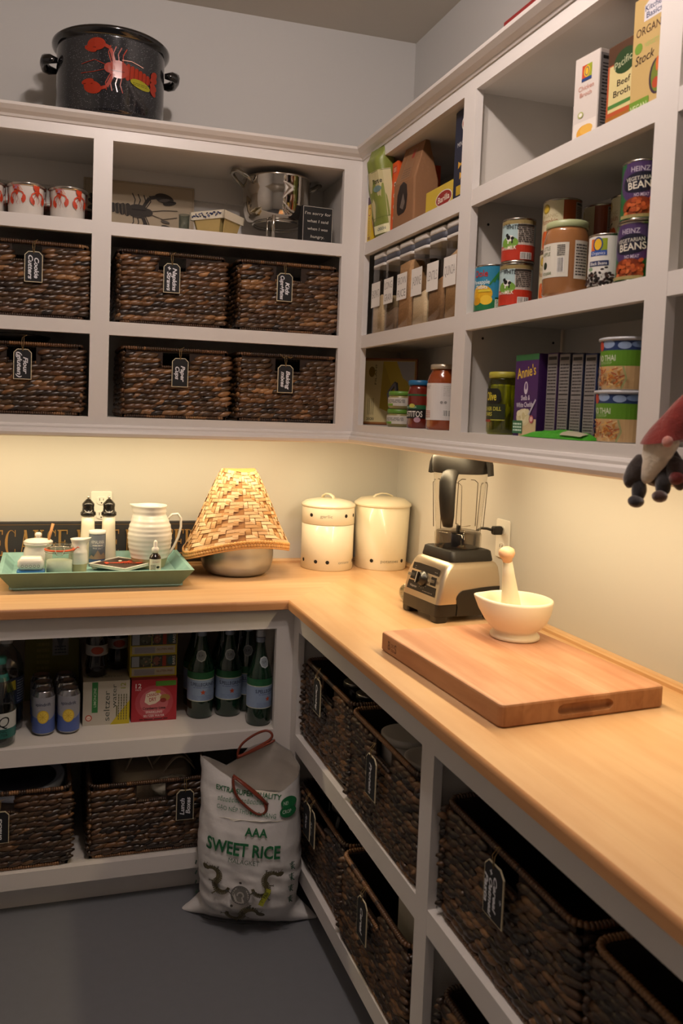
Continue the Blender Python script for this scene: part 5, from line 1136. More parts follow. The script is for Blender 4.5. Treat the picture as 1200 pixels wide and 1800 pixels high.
a.text('LITTLE', -.030, .098, .008, '#5a6a3a', .024, 0, .01).text('APPLE', -.030, .086, .008, '#5a6a3a', .024, 0, .01).ell(-.032, .066, .006, .008, '#24301c').text('NO SUGAR', -.026, .046, .006, '#4c6a2c', .026, 0, .01).bars(.000, .050, .012, .080, 5).fine(-.002, .084, .014, .108, 6, '#3a3632'); b.fine(.037, .042, .065, .110, 11, '#4a4642')
t = vessel('applesauce_jar', 'big glass jar of applesauce with a pale green lid and two white labels', 'jar', -.278, -1.440, S2, .0475, [(.043, 0), (.047, .008), (.047, .118), (.043, .138), (.041, .148)], mat('#9c6a40', .18, coat=.7, vary=.06, vscale=12), lidp(.0435, .146, .015), mat('#aab386', .4), a, RZ+.62); b.cyl('facts_label', t, .0475)
a = Art(); a.rect(-.1, .010, .1, .058, '#a8702a').rect(-.1, .010, -.018, .058, '#1c3524').text('Olive', -.030, .040, .009, '#d5cf9a', .024, 0, .01).ell(.012, .034, .010, .012, '#5c7a2a')
vessel('olive_jar', 'small jar with a pale lid between the applesauce and the black beans', 'jar', -.185, -1.500, S2, .033, [(.030, 0), (.033, .005), (.033, .080), (.028, .092)], mat('#7a7a34', .25, coat=.5), lidp(.031, .092, .012), mat('#bdb9ad', .3), a)
r_ = .034; h_ = .105; a = wrap(r_, h_, '#dcd9d2'); a.rect(-.020, .066, .014, .095, '#8fa024').rect(-.020, .066, -.006, .095, '#cf6a24').ell(-.004, .084, .010, .014, '#1f3c7c').ell(-.004, .084, .0075, .011, '#e0b428').rect(-.020, .062, .014, .072, '#2d4f9c').text('Organics', -.003, .064, .006, '#dfe3ee', .028).rect(-.022, .042, .018, .052, '#27325c').text('Black Beans', -.002, .044, .006, '#e9e6e0', .034, 0, .008); rnd = random.Random(9)
for q in range(70): a.ell(rnd.uniform(-.026, .026), .007+rnd.random()**1.5*.022, .0032, .0024, rnd.choice(['#1d1412', '#33211c', '#120c0b', '#4a322a']), rnd.uniform(0, 3), 8)
a.ell(.008, .034, .003, .002, '#1d1412').ell(.014, .037, .003, .002, '#1d1412').ell(-.012, .035, .004, .004, '#7d9a7a')
can('black_bean_can', 'white can of black beans with a yellow and blue logo', -.286, -1.586, S2, r_, h_, a, RZ+.52)
def heinz():
    r_ = .038; h_ = .112; a = wrap(r_, h_, '#175c2c'); a.ell(-.002, .072, .042, .040, '#46305c', 0, 30).rect(-.030, .088, .028, .107, '#46305c').text('HEINZ', -.002, .090, .009, '#b9b0bd', .034, 0, .012).ell(-.002, .070, .034, .019, '#16152a', .08, 30).text('VEGETARIAN', -.002, .074, .007, '#cfcabc', .052, .06, .01).text('BEANS', .002, .059, .013, '#dcd6c6', .050, .06, .016).text('NO MEAT', .002, .044, .006, '#c9bccf', .026, 0, .01); rnd = random.Random(11)
    a.ell(-.004, .026, .030, .018, '#7a3014')
    for q in range(46): a.ell(-.004+rnd.uniform(-.026, .026), .026+rnd.uniform(-.014, .014), .0048, .0036, rnd.choice(['#a4481f', '#bd5a2a', '#8c3a18', '#c96c38']), rnd.uniform(0, 3), 8)
    return a.rect(-.034, .005, .022, .011, '#9a8a5a')
for z, dy, w_, q in ((S2, 0, 'lower purple and green bean can of a stack of two by the stile', .55), (S2+.1125, -.004, 'upper purple and green bean can of a stack of two by the stile', .78)):
    can('baked_bean_can', w_, -.276, -1.664+dy, z, .038, .112, heinz(), RZ+q, 'purple vegetarian bean cans')
a = wrap(.038, .112, '#5f8a2a'); a.rect(-.12, .03, .12, .06, '#b5482c').text('PEAS', -.02, .085, .014, '#e6e4c8', .04, 0, .01)
for z, w_ in ((S2, 'lower'), (S2+.1125, 'upper')): can('green_can', w_+' lime green can half hidden by the stile', -.268, -1.745, z, .038, .112, a, RZ+.5, 'lime green cans')
# pickles
a = Art(); a.rect(-.050, .074, .008, .112, '#15150c').ell(.006, .093, .012, .019, '#15150c').text('Mt. Olive', -.022, .083, .020, '#d9c93c', .056, 0, .015).rect(-.050, .036, .028, .074, '#29301a').text('KOSHER DILL', -.012, .058, .009, '#c9c24a', .062, 0, .015).text('SPEARS', -.022, .045, .009, '#c9c24a', .036, 0, .015).rect(-.050, .030, -.008, .036, '#a0341f').rect(-.008, .034, .028, .0365, '#a9a83c')
t = vessel('pickle_jar', 'glass jar of green pickle spears with a yellow lid', 'jar', -.268, -1.198, S0, .0375, [(.033, 0), (.037, .006), (.037, .122), (.034, .134), (.032, .140)], clear('#c9cc5a', .06), lidp(.0355, .138, .015), mat('#a9a23a', .4), a, RZ+.45)
m = MB()
for k in range(9):
    q = k*2*PI/9; m.tube([(.022*math.cos(q), .022*math.sin(q), .012), (.025*math.cos(q+.1), .025*math.sin(q+.1), .06), (.021*math.cos(q+.15), .021*math.sin(q+.15), .122)], [.009, .0115, .008], mat('#c0c03c', .3, coat=.4, vary=.2, vscale=50), 8)
m.build('pickle_spears', t); MB().lathe([(.0345, .004), (.0345, .118), (0, .12)], clear('#dfe08a', .0), 24).build('brine', t)
# boxes of macaroni
a = Art(); a.rect(-.047, 0, .047, .190, '#46205e').rect(-.047, .176, .047, .190, '#2f6a3c').text("Annie's", 0, .138, .024, '#d9b93a', .076, .12, .014).ell(0, .112, .008, .015, '#cfc7d4').ell(0, .116, .004, .008, '#6a4a80').text('Shells &', 0, .084, .011, '#e2dce8', .036, .03, .012).text('White Cheddar', 0, .068, .011, '#e2dce8', .072, .04, .012)
a.rect(-.022, .0, .047, .040, '#cdb98c').ell(-.006, .044, .028, .020, '#d8cfa4'); rnd = random.Random(3)
for q in range(14): a.ell(-.006+rnd.uniform(-.02, .02), .046+rnd.uniform(-.014, .014), .009, .007, rnd.choice(['#dcd4aa', '#cfc492', '#e6dfba']), rnd.uniform(0, 3), 10)
a.line([(.018, .05), (.044, .085)], .005, '#b9b4c2').rect(-.047, .006, -.006, .036, '#2c6b43').fine(-.044, .010, -.009, .032, 3, '#c9e0cf').ell(.030, .040, .009, .009, '#b8505a').ell(.030, .040, .006, .006, '#e0b8b0')
b = Art(); b.facts(-.017, .002, .017, .186, '#817c7a', '#201c1c')
GX = 'upright macaroni boxes'
box('macaroni_box', 'purple macaroni and cheese box turned to face the room', 'box', -.262, -1.317, S0, .094, .036, .190, '#3a1b50', rz=RZ+.0, front=a, group=GX)
for k, (y, c) in enumerate(((-1.386, '#3a1f4c'), (-1.431, '#1a1a2c'), (-1.476, '#1a2340'), (-1.521, '#1a2c5c'), (-1.566, '#233a20'))):
    h_ = .190-k*.003; b = Art(); b.facts(-.0155, .003, .0155, h_-.003, '#817c7a', '#201c1c', 4+k)
    box('macaroni_box', ['side of a purple-edged box next to the macaroni box facing the room', 'narrow box side, second in the row of nutrition panels', 'narrow box side, third in the row of nutrition panels', 'narrow blue-edged box side, fourth in the row', 'dark green-edged box mostly hidden by the soup cups'][k], 'box', -.205, y, S0, .035, .12, h_, c, rz=RZ+.12, front=b, group=GX)
# green packet
t = thing('green_packet', 'flat bright green packet lying in front of the boxes', 'packet', (-.288, -1.475, S0), RZ)
m = MB(); GRN = mat('#3f9a24', .35, bump=.2, bscale=40)
m.grid(lambda u, v: ((u-.5)*.215*(1-.25*(v-.5)*(1 if u < .5 else -.4)), (v-.5)*.056, .001+max(0, .017*math.sin(PI*u)**.35*math.sin(PI*v)**.5*(1+.5*noise.noise(Vector((u*7, v*4, 2)))))), 40, 12, GRN)
m.grid(lambda u, v: ((u-.5)*.215, (v-.5)*.056, .0004), 4, 2, GRN); m.build('packet_body', t)
MB().grid(lambda u, v: (.03+u*.07, -.028+v*.02, .0045+.014*math.sin(PI*(.64+u*.32))**.35*math.sin(PI*(.02+v*.35))**.5+.0015), 8, 4, mat('#a9a58c', .5)).build('pale_panel', t)
def soup():
    r_ = .052; a = Art(); h_ = .098
    a.rect(-.16, .0, .075, h_-.006, '#20386a').ell(-.020, .086, .014, .008, '#8fa6c9').ell(.012, .083, .012, .007, '#8fa6c9').ell(.038, .085, .014, .006, '#6f8ab5').rect(-.16, .044, .050, .074, '#5b8f1e').text('PAD THAI', -.030, .054, .011, '#d5dccb', .052, 0, .012).text('NOODLE SOUP', -.030, .048, .0045, '#b9cfa0', .036).ell(-.040, .083, .008, .010, '#b5402c').rect(-.16, .0, .050, .044, '#c9a878')
    rnd = random.Random(7)
    for q in range(80): x, y = rnd.uniform(-.062, .008), rnd.uniform(.002, .040); an = rnd.uniform(0, PI); a.line([(x, y), (x+.012*math.cos(an), min(.043, max(.001, y+.008*math.sin(an))))], .0022, rnd.choice(['#c98a3c', '#dcae62', '#b5602a', '#e3c48a', '#a84a20']))
    a.line([(.010, .0), (.018, .02), (.012, .043)], .003, '#9aa06a').rect(.050, 0, .10, h_-.006, '#22263a').fine(.053, .004, .097, .088, 14, '#8f8d90')
    return a
for z, w_, dy in ((S0, 'lower soup cup of a stack of two with a green band', 0), (S0+.1015, 'upper soup cup of a stack of two with a green band', -.006)):
    t = thing('soup_cup', w_, 'cup', (-.262, -1.632+dy, z), RZ+.50, 'noodle soup cups')
    MB().lathe([(.044, 0), (.045, .002), (.0525, .097)], mat('#d9d6cf', .4), 44).build('paper_cup', t)
    MB().lathe([(.0525, .095), (.0555, .096), (.0555, .100), (.053, .1012), (0, .1005)], mat('#c3c6cc', .3), 44).build('lid', t)
    soup().build('label', t, lambda u, v, o: ((.0452+(v+.002)/.097*.0073+o)*math.cos(-PI/2+u/.05), (.0452+(v+.002)/.097*.0073+o)*math.sin(-PI/2+u/.05), v+.002), step=.008)
# third bay, only a sliver in view
a = Art(); a.rect(-.03, .02, .03, .2, '#c9bd93'); box('cream_box', 'cream carton at the right edge on the top shelf', 'box', -.27, -1.925, S1, .07, .07, .11, '#cfc6a2', front=a)
vessel('preserve_jar', 'tall pale jar at the right edge on the middle shelf', 'jar', -.272, -1.925, S2, .043, [(.038, 0), (.043, .008), (.043, .11), (.038, .125)], mat('#a9a585', .25, coat=.5), lidp(.040, .125, .014), mat('#7f7c70', .35), None)
box('tea_tin', 'dark tin at the right edge on the lowest shelf', 'tin', -.262, -1.945, S0, .08, .08, .105, '#1c1a1c'); t = thing('paper_sack', 'white paper sack at the right edge behind the gnome', 'bag', (-.20, -2.02, S0)); MB().prism(rrect(.10, .09, .01, 3), 0, .19, mat('#cfcac4', .7, bump=.2, bscale=30), .004).build('sack_body', t)
# long box on top of the cabinet
box('red_game_box', 'long flat red box lying on top of the right cabinet', 'box', -.235, -1.64, 2.3895, .82, .20, .032, '#7a1c1a')
# gnome on the bottom rail
t = thing('felt_gnome', 'felt gnome with a red pointed hat and white beard sitting on the cabinet rail', 'figurine', (-.356, -1.862, S0-.018), RZ+.5)
t.scale = (1, 1, 1); FE = lambda c: mat(c, .95, bump=.7, bscale=160, vary=.25, vscale=70, sheen=.6)
def wool(mb_, c, rad, mm, rot=None, amp=.12, sd=1):
    b0 = len(mb_.v); mb_.ell(c, rad, mm, 28, 20, rot=rot)
    cc = Vector(c)
    for i in range(b0, len(mb_.v)):
        v = Vector(mb_.v[i]); mb_.v[i] = tuple(cc+(v-cc)*(1+amp*noise.noise(v*70+Vector((sd, 0, 0)))))
    return mb_
wool(MB(), (-.004, -.012, -.012), (.033, .024, .036), FE('#33211b'), sd=1).build('body', t)
wool(MB(), (-.036, -.030, -.022), (.017, .014, .032), FE('#2f2420'), Matrix.Rotation(.45, 3, 'Y'), sd=2).build('arm', t)
wool(wool(MB(), (.028, -.026, -.020), (.017, .014, .028), FE('#33211b'), Matrix.Rotation(-.3, 3, 'Y'), sd=3), (.030, -.030, -.028), (.013, .014, .013), FE('#6b1710'), sd=7).build('arm', t)
for x, z, q in ((-.030, -.064, .2), (.008, -.052, -.1)): wool(wool(MB(), (x, -.030, z+.012), (.012, .012, .022), FE('#211b1c'), sd=4), (x, -.040, z-.008), (.012, .016, .010), FE('#1e1b1f' if x < 0 else '#3f231a'), sd=5).build('leg', t)
m = MB(); 
def beard(u, v):
    a_ = 2*PI*u; r_ = .030*(1-v)**.55*(.75+.25*min(1, v/.15))+.0015; f = 1+.10*noise.noise(Vector((math.cos(a_)*3, v*6, math.sin(a_)*3)))
    return (.004-.022*v**1.3+r_*f*math.cos(a_), -.030-.006*v+r_*.62*f*math.sin(a_), .040-.082*v)
m.grid(beard, 32, 20, FE('#d8cbb5'), True); m.build('beard', t)
wool(MB(), (.019, -.052, .030), (.0085, .007, .009), FE('#bd7f74'), sd=6, amp=.05).build('nose', t)
m = MB()
def hatf(u, v):
    a_ = 2*PI*u; r_ = .036*(1-v)**.85+.0012; f = 1+.07*noise.noise(Vector((math.cos(a_)*2, v*5, math.sin(a_)*2)))
    c_ = Vector((.004+.050*v**1.25, -.024+.012*v, .032+.105*v)); return c_+Vector((r_*f*math.cos(a_), r_*.85*f*math.sin(a_), -.010*math.cos(a_)*(1-v)*-.6-.006*abs(math.sin(a_))*(1-v)))
m.grid(hatf, 36, 24, FE('#7e1d12'), True); m.add([hatf(i/36, 0) for i in range(36)], [tuple(reversed(range(36)))], FE('#7e1d12')); m.build('pointed_hat', t)

# ================================================================== drinks in the back base cabinet
SH = .5022
# mineral water
def mineral(x, y, lab, full=True, rz=0, h=.296):
    t = thing('mineral_water_bottle', lab, 'bottle', (x, y, SH), rz, 'green mineral water bottles'); G = mat('#0c2a1c', .1, coat=.7)
    P = [(.0, .012), (.020, .006), (.036, 0), (.041, .006), (.0425, .05), (.0425, .155), (.040, .168), (.030, .196), (.0205, .228), (.0155, .258), (.0145, .286)]
    MB().lathe(P, G, 44).build('bottle_body', t)
    MB().lathe([(.0155, .262), (.0157, .276), (.0158, .277)], mat('#8d97a8', .35, .3), 28, cap=False).build('neck_band', t)
    MB().lathe([(.0162, .279), (.0165, .290), (.0165, .300), (.0150, .303), (0, .303)], mat('#b7bbc0', .3, .5), 28).build('cap', t)
    r_ = .0428; a = Art(); a.rect(-.134, .058, .134, .130, '#c9ccb4').rect(-.134, .0605, .134, .1275, '#8ba0bd').rect(-.134, .130, .134, .152, '#1d5a35').text('S.PELLEGRINO', .006, .108, .0105, '#1d2747', .082, 0, .014).fine(-.024, .101, .034, .105, 1, '#5a6b94')
    st = [((.0095 if k % 2 == 0 else .0042)*math.sin(k*PI/5)+.008, (.0095 if k % 2 == 0 else .0042)*math.cos(k*PI/5)+.088) for k in range(10)]
    a.poly(st, '#b84a22').fine(-.03, .062, .04, .078, 4, '#7488ad', 5, .35); a.cyl('blue_label', t, r_)
    b = Art(); b.poly([(-.017, .0), (-.012, .013), (0, .018), (.012, .013), (.017, 0), (.012, -.013), (0, -.018), (-.012, -.013)], '#a9b0b4').poly([(-.014, .0), (-.010, .010), (0, .0145), (.010, .010), (.014, 0), (.010, -.010), (0, -.0145), (-.010, -.010)], '#7d868c').text('S.P.', 0, -.003, .007, '#2b3138', .016, 0, .01)
    def nf(u, v, o):
        z = .202+v; rr = .0385-(z-.172)*.34+.0008; an = -PI/2+u/rr; return ((rr+o)*math.cos(an), (rr+o)*math.sin(an), z)
    b.build('neck_label', t, nf, step=.004)
    return t
b0 = mineral(-.854, -.428, 'green mineral water bottle, left one of the front pair', rz=-.18)
for x, y, rz, lb in ((-.762, -.428, -.12, 'green mineral water bottle, right one of the front pair'), (-.691, -.395, -.25, 'green mineral water bottle squeezed behind the small one at the stile'),
                     (-.850, -.325, .1, 'green mineral water bottle behind the left one of the front pair'), (-.758, -.322, 0, 'green mineral water bottle behind the right one of the front pair'), (-.690, -.290, .1, 'green mineral water bottle at the very back by the side panel')):
    dup(b0, (x, y, SH), rz, lb)
b1 = dup(b0, (-.684, -.527, SH), .28, 'smaller green mineral water bottle standing forward beside the stile'); b1.scale = (.93, .93, 1.0)
# tonic water
t = thing('tonic_bottle', 'clear glass tonic water bottle with a large Q at the left shelf edge', 'bottle', (-1.462, -.535, SH), 0)
P = [(0, .008), (.030, .003), (.036, 0), (.042, .006), (.043, .03), (.043, .125), (.039, .150), (.027, .185), (.0165, .212), (.0135, .235), (.0135, .250)]
MB().lathe(P, clear('#dfe8e6', .10), 44).build('glass_body', t); MB().lathe([(.036, .008), (.0395, .03), (.0395, .122), (.035, .150), (.024, .180), (.013, .205), (0, .206)], clear('#c9d6d3', .03), 36).build('tonic', t)
MB().lathe([(.0150, .236), (.0155, .240), (.0155, .254), (.0135, .257), (0, .257)], mat('#3d8a7d', .35), 28).build('cap', t)
a = Art(); a.rect(-.135, .028, .135, .102, '#c4c8c4').rect(-.135, .028, .135, .056, '#2c6a62'); a.text('Q', .013, .062, .030, '#15181a', .030, 0, -.004, .2); a.text('TONIC', .004, .045, .008, '#16302d', .036, 0, .01).text('WATER', .004, .034, .008, '#16302d', .040, 0, .01); a.cyl('label', t, .0435)
a = Art(); a.rect(-.07, .0, .07, .020, '#2c7468'); a.build('neck_label', t, lambda u, v, o: ((.0245-v*.30+o)*math.cos(-PI/2+u/.022), (.0245-v*.30+o)*math.sin(-PI/2+u/.022), .188+v), step=.004)
# big water bottle
t = thing('water_jug', 'large clear plastic water bottle behind the tonic bottle', 'bottle', (-1.452, -.415, SH), .2)
P = [(0, .006), (.040, 0), (.050, .006), (.051, .03), (.049, .04), (.051, .055), (.049, .10), (.051, .15), (.050, .19), (.040, .225), (.020, .252), (.017, .258), (.017, .272)]
MB().lathe(P, clear('#dde4e8', .12), 44).build('plastic_body', t); MB().lathe([(.018, .262), (.019, .266), (.019, .284), (.017, .287), (0, .287)], mat('#c4c6c6', .4), 28).build('cap', t)
MB().lathe([(.042, .008), (.046, .03), (.046, .17), (0, .171)], clear('#c3ced4', .03), 36).build('water', t)
a = Art(); a.rect(-.16, .085, .16, .165, '#1c2a4a').poly([(-.010, .150), (.020, .160), (.022, .130), (-.004, .125)], '#b8ac2c').fine(.026, .090, .075, .160, 9, '#8490a8', 4, .35); a.cyl('label', t, .0513)
t2 = dup(t, (-1.53, -.30, SH), -.2, 'second large clear plastic water bottle at the left edge in the shade')
# lemonade cartons behind
a = Art(); a.rect(-.065, 0, .065, .285, '#6f6a1c').rect(.0, .150, .052, .285, '#8a8c8c').poly([(.006, .26), (.026, .20), (.046, .26), (.04, .22), (.026, .165), (.01, .22)], '#5c6166').fine(.008, .155, .044, .185, 3, '#4a5058').fine(-.05, .10, -.01, .26, 8, '#857f34')
box('yellow_carton', 'tall yellow carton standing behind the cans', 'carton', -1.315, -.16, SH, .175, .08, .30, '#6f6a1c', rz=0, front=a)
# cans
def soda(x, y, lab):
    t = thing('soda_can', lab, 'can', (x, y, SH), -.05, 'sparkling water cans'); AL = mat('#a9abb2', .22, .9)
    MB().lathe([(.022, .003), (.026, 0), (.0325, .010), (.0325, .110), (.027, .122), (.0265, .125), (.0255, .125), (.0245, .119), (0, .119)], AL, 40).build('aluminium_body', t)
    MB().ell((0, -.006, .1195), (.007, .010, .0012), AL, 12, 6).build('ring_pull', t)
    a = Art(); a.rect(-.102, .010, .102, .110, '#8d8f98').poly([(-.102, .010), (.102, .010), (.102, .052), (.045, .058), (.02, .046), (-.02, .052), (-.05, .058), (-.102, .052)], '#4a5f9e').ell(0, .056, .0175, .0185, '#c7a52c').ell(0, .056, .0145, .0155, '#d9bf4a').text('spindrift', 0, .087, .0085, '#1d2444', .046, 0, .01); rnd = random.Random(1)
    for q in range(8): a.line([(0, .056), (.013*math.cos(q*PI/4), .056+.013*math.sin(q*PI/4))], .0009, '#b8922a')
    a.cyl('label', t, .0326); t.scale = (1, 1, 1.07); return t
c0 = soda(-1.341, -.482, 'sparkling lemon water can, left one of the front pair')
for x, y, lb in ((-1.268, -.482, 'sparkling lemon water can, right one of the front pair'), (-1.345, -.412, 'sparkling lemon water can, left one in the second row'), (-1.272, -.412, 'sparkling lemon water can, right one in the second row'), (-1.349, -.342, 'sparkling lemon water can, left one in the third row'), (-1.276, -.342, 'sparkling lemon water can, right one in the third row')): dup(c0, (x, y, SH), -.05, lb)
# seltzer case
a = Art(); a.rect(-.071, 0, .071, .138, '#b5b0a4').rect(-.044, .040, -.026, .136, '#2c7a3c').text('LIMONCINE', -.031, .088, .008, '#bcd0b4', .06, PI/2, .005).ell(-.053, .024, .010, .010, '#b03a22').ell(-.053, .024, .007, .007, '#d9cfc0').text('H', -.053, .020, .007, '#b03a22')
a.text('seltzer', .010, .060, .018, '#3f4a44', .095, PI/2, -.004).text('water', .030, .090, .014, '#3f4a44', .075, PI/2, -.004).text('12', .058, .122, .015, '#8f9a2c', .018, PI/2).poly([(.012, 0), (.071, 0), (.071, .075)], '#b8a81c').fine(.030, .012, .034, .075, 1, '#6b6a3a'); 
for x in (.036, .044, .052, .060): a.fine(x, .012, x+.003, .095, 10, '#5a5c40', 2, .8)
b = Art(); b.rect(-.19, 0, .19, .138, '#8f8a7c')
tp = Art(); tp.rect(-.070, -.20, .070, .20, '#a9a497').text('12', -.045, -.16, .022, '#8f9a2c').text('seltzer', .02, -.165, .020, '#6b6f66', .07, 0, 0)
box('seltzer_case', 'white and yellow twelve-pack box of seltzer water', 'box', -1.150, -.255, SH, .142, .40, .138, '#b5b0a4', rz=-.02, front=a, left=b, top=tp)
# cola bottles on the case
def cola(x, y, lab, rz):
    t = thing('cola_bottle', lab, 'bottle', (x, y, SH+.1385), rz, 'dark cola bottles on the seltzer case'); D = mat('#0c0604', .08, coat=.6)
    MB().lathe([(0, .004), (.022, 0), (.034, .006), (.036, .04), (.030, .065), (.0335, .09), (.0335, .115), (.022, .15), (.012, .172), (.012, .178)], D, 36).build('bottle_body', t)
    a = Art(); a.rect(-.105, .072, .105, .105, '#8f8b86').ell(-.004, .089, .020, .012, '#8c3018').fine(.03, .078, .05, .1, 4, '#4a4640'); a.cyl('label', t, .034); return t
c = cola(-1.182, -.395, 'dark cola bottle with a pale label, nearer one on the seltzer case', .1); dup(c, (-1.112, -.33, SH+.1385), .2, 'dark cola bottle with a pale label, farther one on the seltzer case')
# ginger ale case and snack boxes
a = Art(); a.rect(-.071, 0, .071, .134, '#9c1f2c').ell(0, .060, .060, .055, '#a8404a').ell(0, .062, .045, .042, '#b8626a').text('12', -.050, .108, .014, '#e2d6d6', .018, 0, .015).text('PACK', -.050, .100, .005, '#e2d6d6', .018).rect(.004, .112, .068, .128, '#4f8a2a').poly([(-.030, .062), (-.026, .088), (-.010, .096), (.010, .094), (.022, .084), (.018, .066), (.004, .056), (-.016, .052)], '#d9cdbb').text('CANADA', -.004, .080, .010, '#9c2420', .038, .12, .012).text('DRY', -.004, .064, .012, '#9c2420', .022, .1, .015).ell(.034, .074, .016, .011, '#9a7a3c').ell(.028, .066, .010, .007, '#8c2a2c').ell(.012, .094, .008, .005, '#b8a42c')
a.text('Cranberry Lime', 0, .038, .008, '#2a0f12', .072, 0, .012).text('SPARKLING', 0, .026, .007, '#d9c9c9', .052, 0, .01).text('SELTZER WATER', 0, .014, .007, '#d9c9c9', .066, 0, .01).fine(-.045, .004, .045, .010, 1, '#4a1418')
b = Art(); b.rect(-.17, 0, .17, .134, '#5c1620')
box('red_seltzer_case', 'red twelve-pack box of cranberry seltzer under two snack boxes', 'box', -1.004, -.272, SH, .143, .36, .134, '#8f1c28', rz=-.01, front=a, left=b)
def snack(z, lab, sd):
    a = Art(); a.rect(-.074, 0, .074, .070, '#a8961f').rect(-.068, .004, .068, .028, '#a9a18f').rect(-.060, .006, .004, .024, '#8c8a8f').text('GLUTEN FREE', .036, .014, .006, '#6b3a2a', .052, 0, .01).rect(-.072, .031, .072, .068, '#3a3a2c').rect(-.068, .033, -.045, .066, '#8f959c').ell(-.026, .050, .016, .014, '#4f5240').rect(-.008, .031, -.005, .068, '#9aa02c').ell(.010, .05, .011, .014, '#7a4a3c').rect(.028, .033, .040, .066, '#8c3018').ell(.054, .050, .010, .014, '#2c4a4c').text('BARS', .068, .05, .008, '#cfcabc', .028, PI/2, .012)
    rnd = random.Random(sd)
    for q in range(16): a.ell(rnd.uniform(-.038, .022), rnd.uniform(.036, .063), .003, .003, rnd.choice(['#6b6a55', '#8c6a52', '#2c2a22']))
    box('snack_box', lab, 'box', -1.006, -.275, z, .148, .30, .070, '#a8961f', rz=-.01, front=a, group='yellow snack boxes')
snack(SH+.1345, 'lower yellow snack box on the red case', 1); snack(SH+.205, 'upper yellow snack box on the red case, cut off by the rail', 2)

# ================================================================== rice bag
t = thing('rice_bag', 'large white woven sack of sweet rice with green lettering and brown plastic handles', 'bag', (-.743, -.715, 0), -.34)
BAGM = mat('#dbd9d8', .32, bump=.25, bscale=22, spec=.5)
HB = .53
def bag_half(z):
    k = z/HB
    if k < .10: return .172-.030*math.sin(k/.10*PI/2)
    return .142+.010*math.sin((k-.1)*5.0)+.016*max(0, k-.62)/.38
def bag_dep(z):
    k = z/HB; return (.030+.088*min(1, k/.16)**.6) if k < .16 else .118-.020*(k-.16)-.072*max(0, (k-.50)/.5)**1.3
def bag_top(c, s_):   # height of the open mouth: c = -1 left .. 1 right, s_ < 0 front
    if s_ < 0: return .476-.085*math.sin((c+1)/2*PI*.62+.0)**1.2*(1 if c < .55 else 1)+(.035*max(0, (c-.45)/.55))
    return .462-.050*max(0, 1-abs(c+.55)*2.2)+.045*max(0, 1-abs(c-.40)*1.5)-.02*max(0, (c-.8)/.2)
def bag_pt(a_, k, out=0, zfix=None):
    c, s_ = math.cos(a_), math.sin(a_); n = 2.6; q = (abs(c)**n+abs(s_)**n)**(-1/n); top = bag_top(c*q if abs(c*q) <= 1 else math.copysign(1, c), s_)
    z = k*top if zfix is None else zfix
    w_, d_ = bag_half(min(z, HB)), bag_dep(min(z, HB)); x = w_*q*c; y = d_*q*s_
    if z < .05: x += math.copysign(.030*(1-z/.05)*max(0, abs(c*q)-.8)/.2, c)
    wr = .0045*noise.noise(Vector((x*26, z*16, 2)))+.0035*noise.noise(Vector((x*14+z*30, z*42, 5)))*(1 if z < .26 else .4)+.002*math.sin((z*120+x*60))*max(0, 1-abs(z-.09)/.12)*.6
    lean = .010*(z/HB)**2
    if z > .40: y += .012*math.sin(x*22+1)*(z-.40)/.1*(1 if s_ > 0 else .6)
    nx, ny = c, s_; return (x+nx*(wr+out)+lean*0-.012*(z/HB), y+ny*(wr+out)+lean, z)
m = MB(); NU_, NV_ = 128, 84
m.grid(lambda u, v: bag_pt(2*PI*u, v), NU_, NV_, BAGM, True)
m.grid(lambda u, v: (lambda p, q: (p[0]*.985, p[1]*.93+.0, p[2]-.001))(bag_pt(-2*PI*u, .62+.38*(v)), 0), NU_, 30, mat('#bdb8b2', .5), True)
m.add([bag_pt(2*PI*i/NU_, 0) for i in range(NU_)], [tuple(reversed(range(NU_)))], BAGM)
P_ = [bag_pt(2*PI*i/NU_, .66) for i in range(NU_)]; m.add([(x*.97, y*.9, .33+.008*noise.noise(Vector((x*30, y*30, 0)))) for x, y, z in P_], [tuple(range(NU_))], mat('#d9d4c8', .9, bump=.5, bscale=200))
m.build('sack_body', t)
def on_bag(u, v, o):
    w_ = bag_half(v); n = 2.6; x = max(-.995, min(.995, u/w_)); yy = (1-abs(x)**n)**(1/n); a_ = math.atan2(-yy, x)
    p = bag_pt(a_, 0, .002+o, zfix=v); return p
GR = '#1c6b3e'; a = Art()
a.text('EXTRA SUPER QUALITY', .0, .392, .0135, GR, .185, -.10, .014)
# Thai line
for k in range(17):
    x = -.085+k*.0085; y = .378-.0095*(k*.0085)*1.2-.004; a.line([(x, y), (x, y+.008), (x+.004, y+.009), (x+.005, y)], .0014, '#3f7a5a').ell(x+.001, y+.001, .0014, .0014, '#3f7a5a', 0, 8)
    if k % 3 == 1: a.line([(x, y+.011), (x+.005, y+.012)], .0012, '#3f7a5a')
a.text('GẠO NẾP THƯỢNG HẠNG', -.004, .346, .0115, '#3f7a5a', .165, -.11, .0)
a.text('AAA', .026, .290, .022, GR, .062, -.04, .022).text('SWEET RICE', -.010, .236, .034, GR, .205, -.07, .026).text('MALAGKET', -.006, .212, .013, '#4c6b58', .085, -.10, -.002)
a.ell(.112, .375, .022, .016, GR).ell(.110, .352, .022, .016, GR).text('NEW', .108, .370, .009, '#c9d9cc', .022, 0, .01).text('CROP', .107, .348, .009, '#c9d9cc', .024, 0, .01)
OL = '#5a5238'; OLD = '#3d3826'
